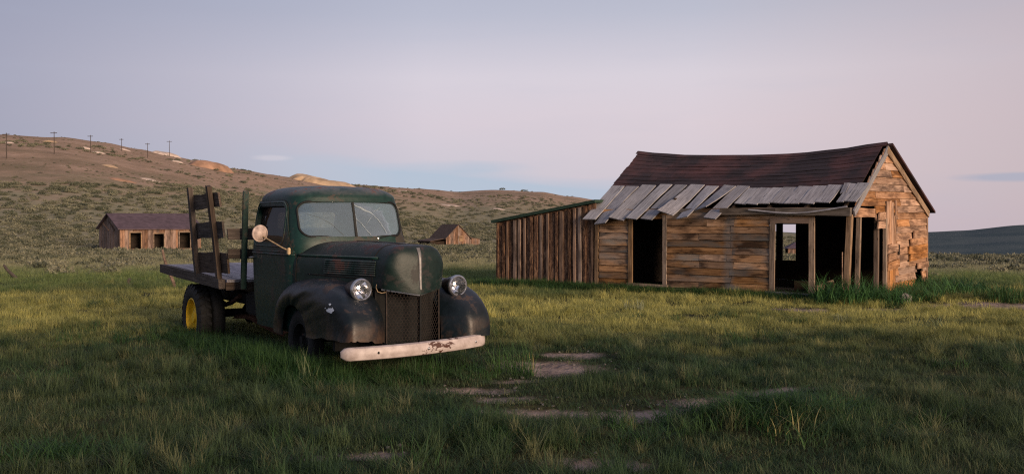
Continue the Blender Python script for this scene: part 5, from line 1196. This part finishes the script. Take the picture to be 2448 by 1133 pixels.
for _ in range(170):
    lx, ly = rg.uniform(-1.25, -0.80), rg.uniform(0.5, 2.6); x, y = T_(lx, ly); up_.append((x, y, gz(x, y), rg.uniform(0, 6.283), rg.uniform(-0.2, 0.2), rg.uniform(0.8, 1.3), rg.uniform(0.7, 1.1)))
for _ in range(1100):     # and along the foot of the walls
    lx = rg.uniform(-3.5, 7.4); ly = -abs(rg.gauss(0, 0.35)) - 0.05
    if lx > HL: ly = rg.uniform(-0.6, 5.4)
    x, y = HB.x + lx * ca - ly * sa, HB.y + lx * sa + ly * ca
    up_.append((x, y, gz(x, y), rg.uniform(0, 6.283), rg.uniform(-0.2, 0.2), rg.uniform(1.0, 1.8), rg.uniform(0.5, 1.0) * (0.85 if lx > 5.5 else 0.9)))
for _ in range(1500):     # green hollows in the meadow
    y = rg.uniform(6, 26); x = rg.uniform(-0.55 * y - 1, 0.55 * y + 1)
    if noise.noise(Vector((x * 0.45, y * 0.45, 33.0))) < 0.22 or in_house(x, y, 0.1) or bare(x, y) < 0.5: continue
    up_.append((x, y, gz(x, y), rg.uniform(0, 6.283), rg.uniform(-0.25, 0.25), rg.uniform(0.8, 1.3), rg.uniform(0.35, 0.75)))
for _ in range(190):     # dark overgrown hummock right of the centre foreground, smaller one at the left corner
    q = rg.random(); cx, cy, a_, b_ = (2.05, 7.95, 0.85, 0.42) if q < 0.7 else (-3.25, 6.95, 0.6, 0.25) if q < 0.85 else (-0.25, 7.5, 0.45, 0.3)
    x, y = rg.gauss(cx, a_ * 0.55), rg.gauss(cy, b_ * 0.6); up_.append((x, y, gz(x, y), rg.uniform(0, 6.283), rg.uniform(-0.35, 0.35), rg.uniform(0.9, 1.4), rg.uniform(0.35, 0.62)))
scatter('lush_grass', ucoll, up_, 4, 'lush green grass round the truck and along the cabin walls')
pcoll = bpy.data.collections.new('pebble_kinds')
for k in range(3):
    bm = bmesh.new(); bmesh.ops.create_icosphere(bm, subdivisions=1, radius=0.014)
    for q in bm.verts: q.co *= 1 + 0.4 * noise.noise(q.co * 60 + Vector((k, 0, 0))); q.co.z *= 0.7
    me = bpy.data.meshes.new('pebble_%d' % k); bm.to_mesh(me); bm.free(); me.materials.append(M['rock']); pcoll.objects.link(bpy.data.objects.new('pebble_%d' % k, me))
pp_ = []
for cx, cy, a_, b_ in DIRT:
    for _ in range(int(130 * a_)):
        x, y = rg.gauss(cx, a_ * 0.6), rg.gauss(cy, b_ * 0.6); s_ = rg.uniform(0.3, 1.0) ** 2 * 1.4 + 0.15; pp_.append((x, y, gz(x, y), rg.uniform(0, 6.28), 0.0, s_, s_))
scatter('pebbles', pcoll, pp_, 3, 'small stones on the bare dirt patches')
# sagebrush on valley floor and slopes
def bush(n, seed):
    rg.seed(seed); v, f = [], []
    for _ in range(n):
        a = rg.uniform(0, 6.283); e = math.asin(rg.uniform(0.0, 1)); rr_ = 0.5 * rg.uniform(0.55, 1.0) * (1 + 0.25 * math.sin(3 * a + seed)); p = Vector((rr_ * math.cos(e) * math.cos(a), rr_ * math.cos(e) * math.sin(a), 0.62 * rr_ * math.sin(e) + 0.03))
        u = Vector((rg.uniform(-1, 1), rg.uniform(-1, 1), rg.uniform(0, 1.4))).normalized(); w = u.cross(Vector((rg.uniform(-1, 1), rg.uniform(-1, 1), rg.uniform(-1, 1)))).normalized(); k = len(v); s_ = rg.uniform(0.06, 0.13)
        v += [p - w * s_ * 0.4, p + w * s_ * 0.4, p + u * s_ * 1.5]; f.append((k, k + 1, k + 2))
    return v, f
sc_ = bpy.data.collections.new('sage_kinds')
for k in range(5): proto('sage_%d' % k, bush(150, k + 1), M['sage'], sc_)
rg.seed(17); sp = []
for (r0, r1, num, s0, s1) in ((34, 70, 1500, 0.45, 1.1), (70, 140, 7000, 0.5, 1.5), (140, 260, 11000, 0.7, 2.0), (260, 520, 7000, 0.9, 2.4), (520, 900, 2500, 2.0, 4.5)):
    for _ in range(num):
        r = math.sqrt(rg.uniform(r0 * r0, r1 * r1)); a = rg.uniform(R(-31), R(31)); x, y = r * math.sin(a), r * math.cos(a)
        if r < 60 and (rg.random() > (r - 30) / 30): continue
        q = noise.noise(Vector((x * 0.02, y * 0.02, 7.7))) + 0.5 * noise.noise(Vector((x * 0.07, y * 0.07, 1.2)))
        zz = gz(x, y)
        if q < -0.05 + (0.20 if zz > 9 else -0.15): 
            if rg.random() > (0.15 if zz > 9 else 0.45): continue
        if any(((x - q[0]) / q[2]) ** 2 + ((y - q[1]) / q[3]) ** 2 < 1 for q in TAILS): continue
        if abs(x + 30.5) < 6 and abs(y - 90) < 5 or in_house(x, y, 1): continue
        if r > 300 and x > 120: continue
        s_ = rg.uniform(s0, s1) * (0.45 if zz > 9 and q < 0.3 else 1); sp.append((x, y, zz - 0.03, rg.uniform(0, 6.28), 0.0, s_, s_ * rg.uniform(0.6, 1.0)))
scatter('sagebrush', sc_, sp, 5, 'grey green sagebrush covering the valley floor and hillside')

# single plants that stand out
def tuft(name, label, x, y, n, rad_, h0, h1, w, mat, lean=(0.1, 0.6), cat='grass clump', group=None, sink=0.0):
    rg.seed(int(abs(x) * 97 + y * 31)); vf = clump(n, rad_, h0, h1, w, lean, 4)
    o = pyd(name, vf[0], vf[1], mat); o.location = (x, y, gz(x, y) - sink); tag(o, label, cat, group); return o
def T(lx, ly): return (-0.98 + lx * 0.834 - ly * 0.552, 10.51 + lx * 0.552 + ly * 0.834)
def Hh(lx, ly): return (HB.x + lx * ca - ly * sa, HB.y + lx * sa + ly * ca)
x, y = T(-1.12, 0.30); tuft('grass_tuft', 'pale tall grass tuft beside the near front wheel', x, y, 24, 0.10, 0.22, 0.50, 0.010, M['paleweed'])
x, y = T(1.0, -0.22); tuft('grass_tuft', 'tall green grass tuft at the far end of the bumper', x, y, 150, 0.26, 0.22, 0.48, 0.008, M['tall'], (0.2, 0.9))
x, y = T(1.28, -0.15); tuft('grass_tuft', 'straw coloured seedheads right of the bumper', x, y, 7, 0.12, 0.25, 0.36, 0.010, M['strawblade'], (0.0, 0.5))
x, y = T(0.05, -0.05); tuft('grass_tuft', 'thin green grass growing up in front of the grille', x, y, 60, 0.30, 0.20, 0.52, 0.005, M['tall'], (0.05, 0.4))
x, y = T(-0.85, 0.9); tuft('grass_tuft', 'green grass growing against the near front tyre', x, y, 120, 0.35, 0.20, 0.42, 0.007, M['tall'], (0.1, 0.7))
x, y = T(-0.95, 2.6); tuft('grass_tuft', 'green grass growing under the near door', x, y, 160, 0.50, 0.18, 0.36, 0.007, M['tall'], (0.1, 0.7))
x, y = T(-0.98, 4.4); tuft('grass_tuft', 'green grass growing against the yellow rear wheel', x, y, 150, 0.45, 0.15, 0.32, 0.007, M['tall'], (0.1, 0.7))
x, y = Hh(6.05, -0.22); tuft('tall_grass_clump', 'big tufted green grass clump at the open cabin corner', x, y, 420, 0.62, 0.28, 0.80, 0.024, M['leafy'], (0.3, 1.5))
x, y = Hh(6.75, 0.35); tuft('tall_grass_clump', 'green grass clump before the gable door post', x, y, 300, 0.50, 0.24, 0.56, 0.022, M['leafy'], (0.3, 1.5))
x, y = Hh(6.8, 1.6); tuft('tall_grass_clump', 'low green grass clump beside the pale stone', x, y, 380, 0.70, 0.20, 0.52, 0.022, M['leafy'], (0.3, 1.5))
x, y = Hh(6.9, 3.1); tuft('tall_grass_clump', 'green grass clump under the middle of the gable', x, y, 420, 0.80, 0.20, 0.52, 0.022, M['leafy'], (0.3, 1.5))
x, y = Hh(6.9, 4.5); tuft('tall_grass_clump', 'dense green grass clump at the far gable corner', x, y, 460, 0.80, 0.22, 0.55, 0.022, M['leafy'], (0.3, 1.5))
x, y = Hh(7.6, 4.4); tuft('tall_grass_clump', 'rightmost dense green grass clump beyond the gable', x, y, 320, 0.75, 0.15, 0.36, 0.022, M['leafy'], (0.3, 1.5))
for px, py, lab in ((1512, 742, 'pale leafy weed in the golden grass before the cabin'), (2222, 790, 'pale spreading weed in the right meadow'), (2015, 768, 'small pale weed below the open cabin corner')):
    a = spot(px, py); s_ = 1.0 if px != 2015 else 0.6
    tuft('pale_weed', lab, a.x, a.y, int(46 * s_), 0.22 * s_, 0.12, 0.36 * s_, 0.020, M['paleweed'], (0.3, 1.0), 'weed')
for px, py, n, lab in ((60, 1120, 60, 'long green blades at the bottom left corner'), (1010, 1115, 34, 'bright green blades at the bottom edge below the bumper'), (1880, 1030, 30, 'yellowing long blades on the dark grass mound'), (2400, 830, 24, 'pale long blades at the right edge of the meadow')):
    a = spot(px, py); tuft('grass_tuft', lab, a.x, a.y, n, 0.22, 0.10, 0.30, 0.009, M['strawblade'] if px in (1880,) else M['paleweed'] if px == 2400 else M['tall'], (0.4, 1.3))
x, y = spot(2395, 718).xy; tuft('dark_bush', 'low dark bush by the dirt track at right', x, y, 420, 0.55, 0.15, 0.42, 0.02, M['tall'], (0.1, 0.8), 'bush')
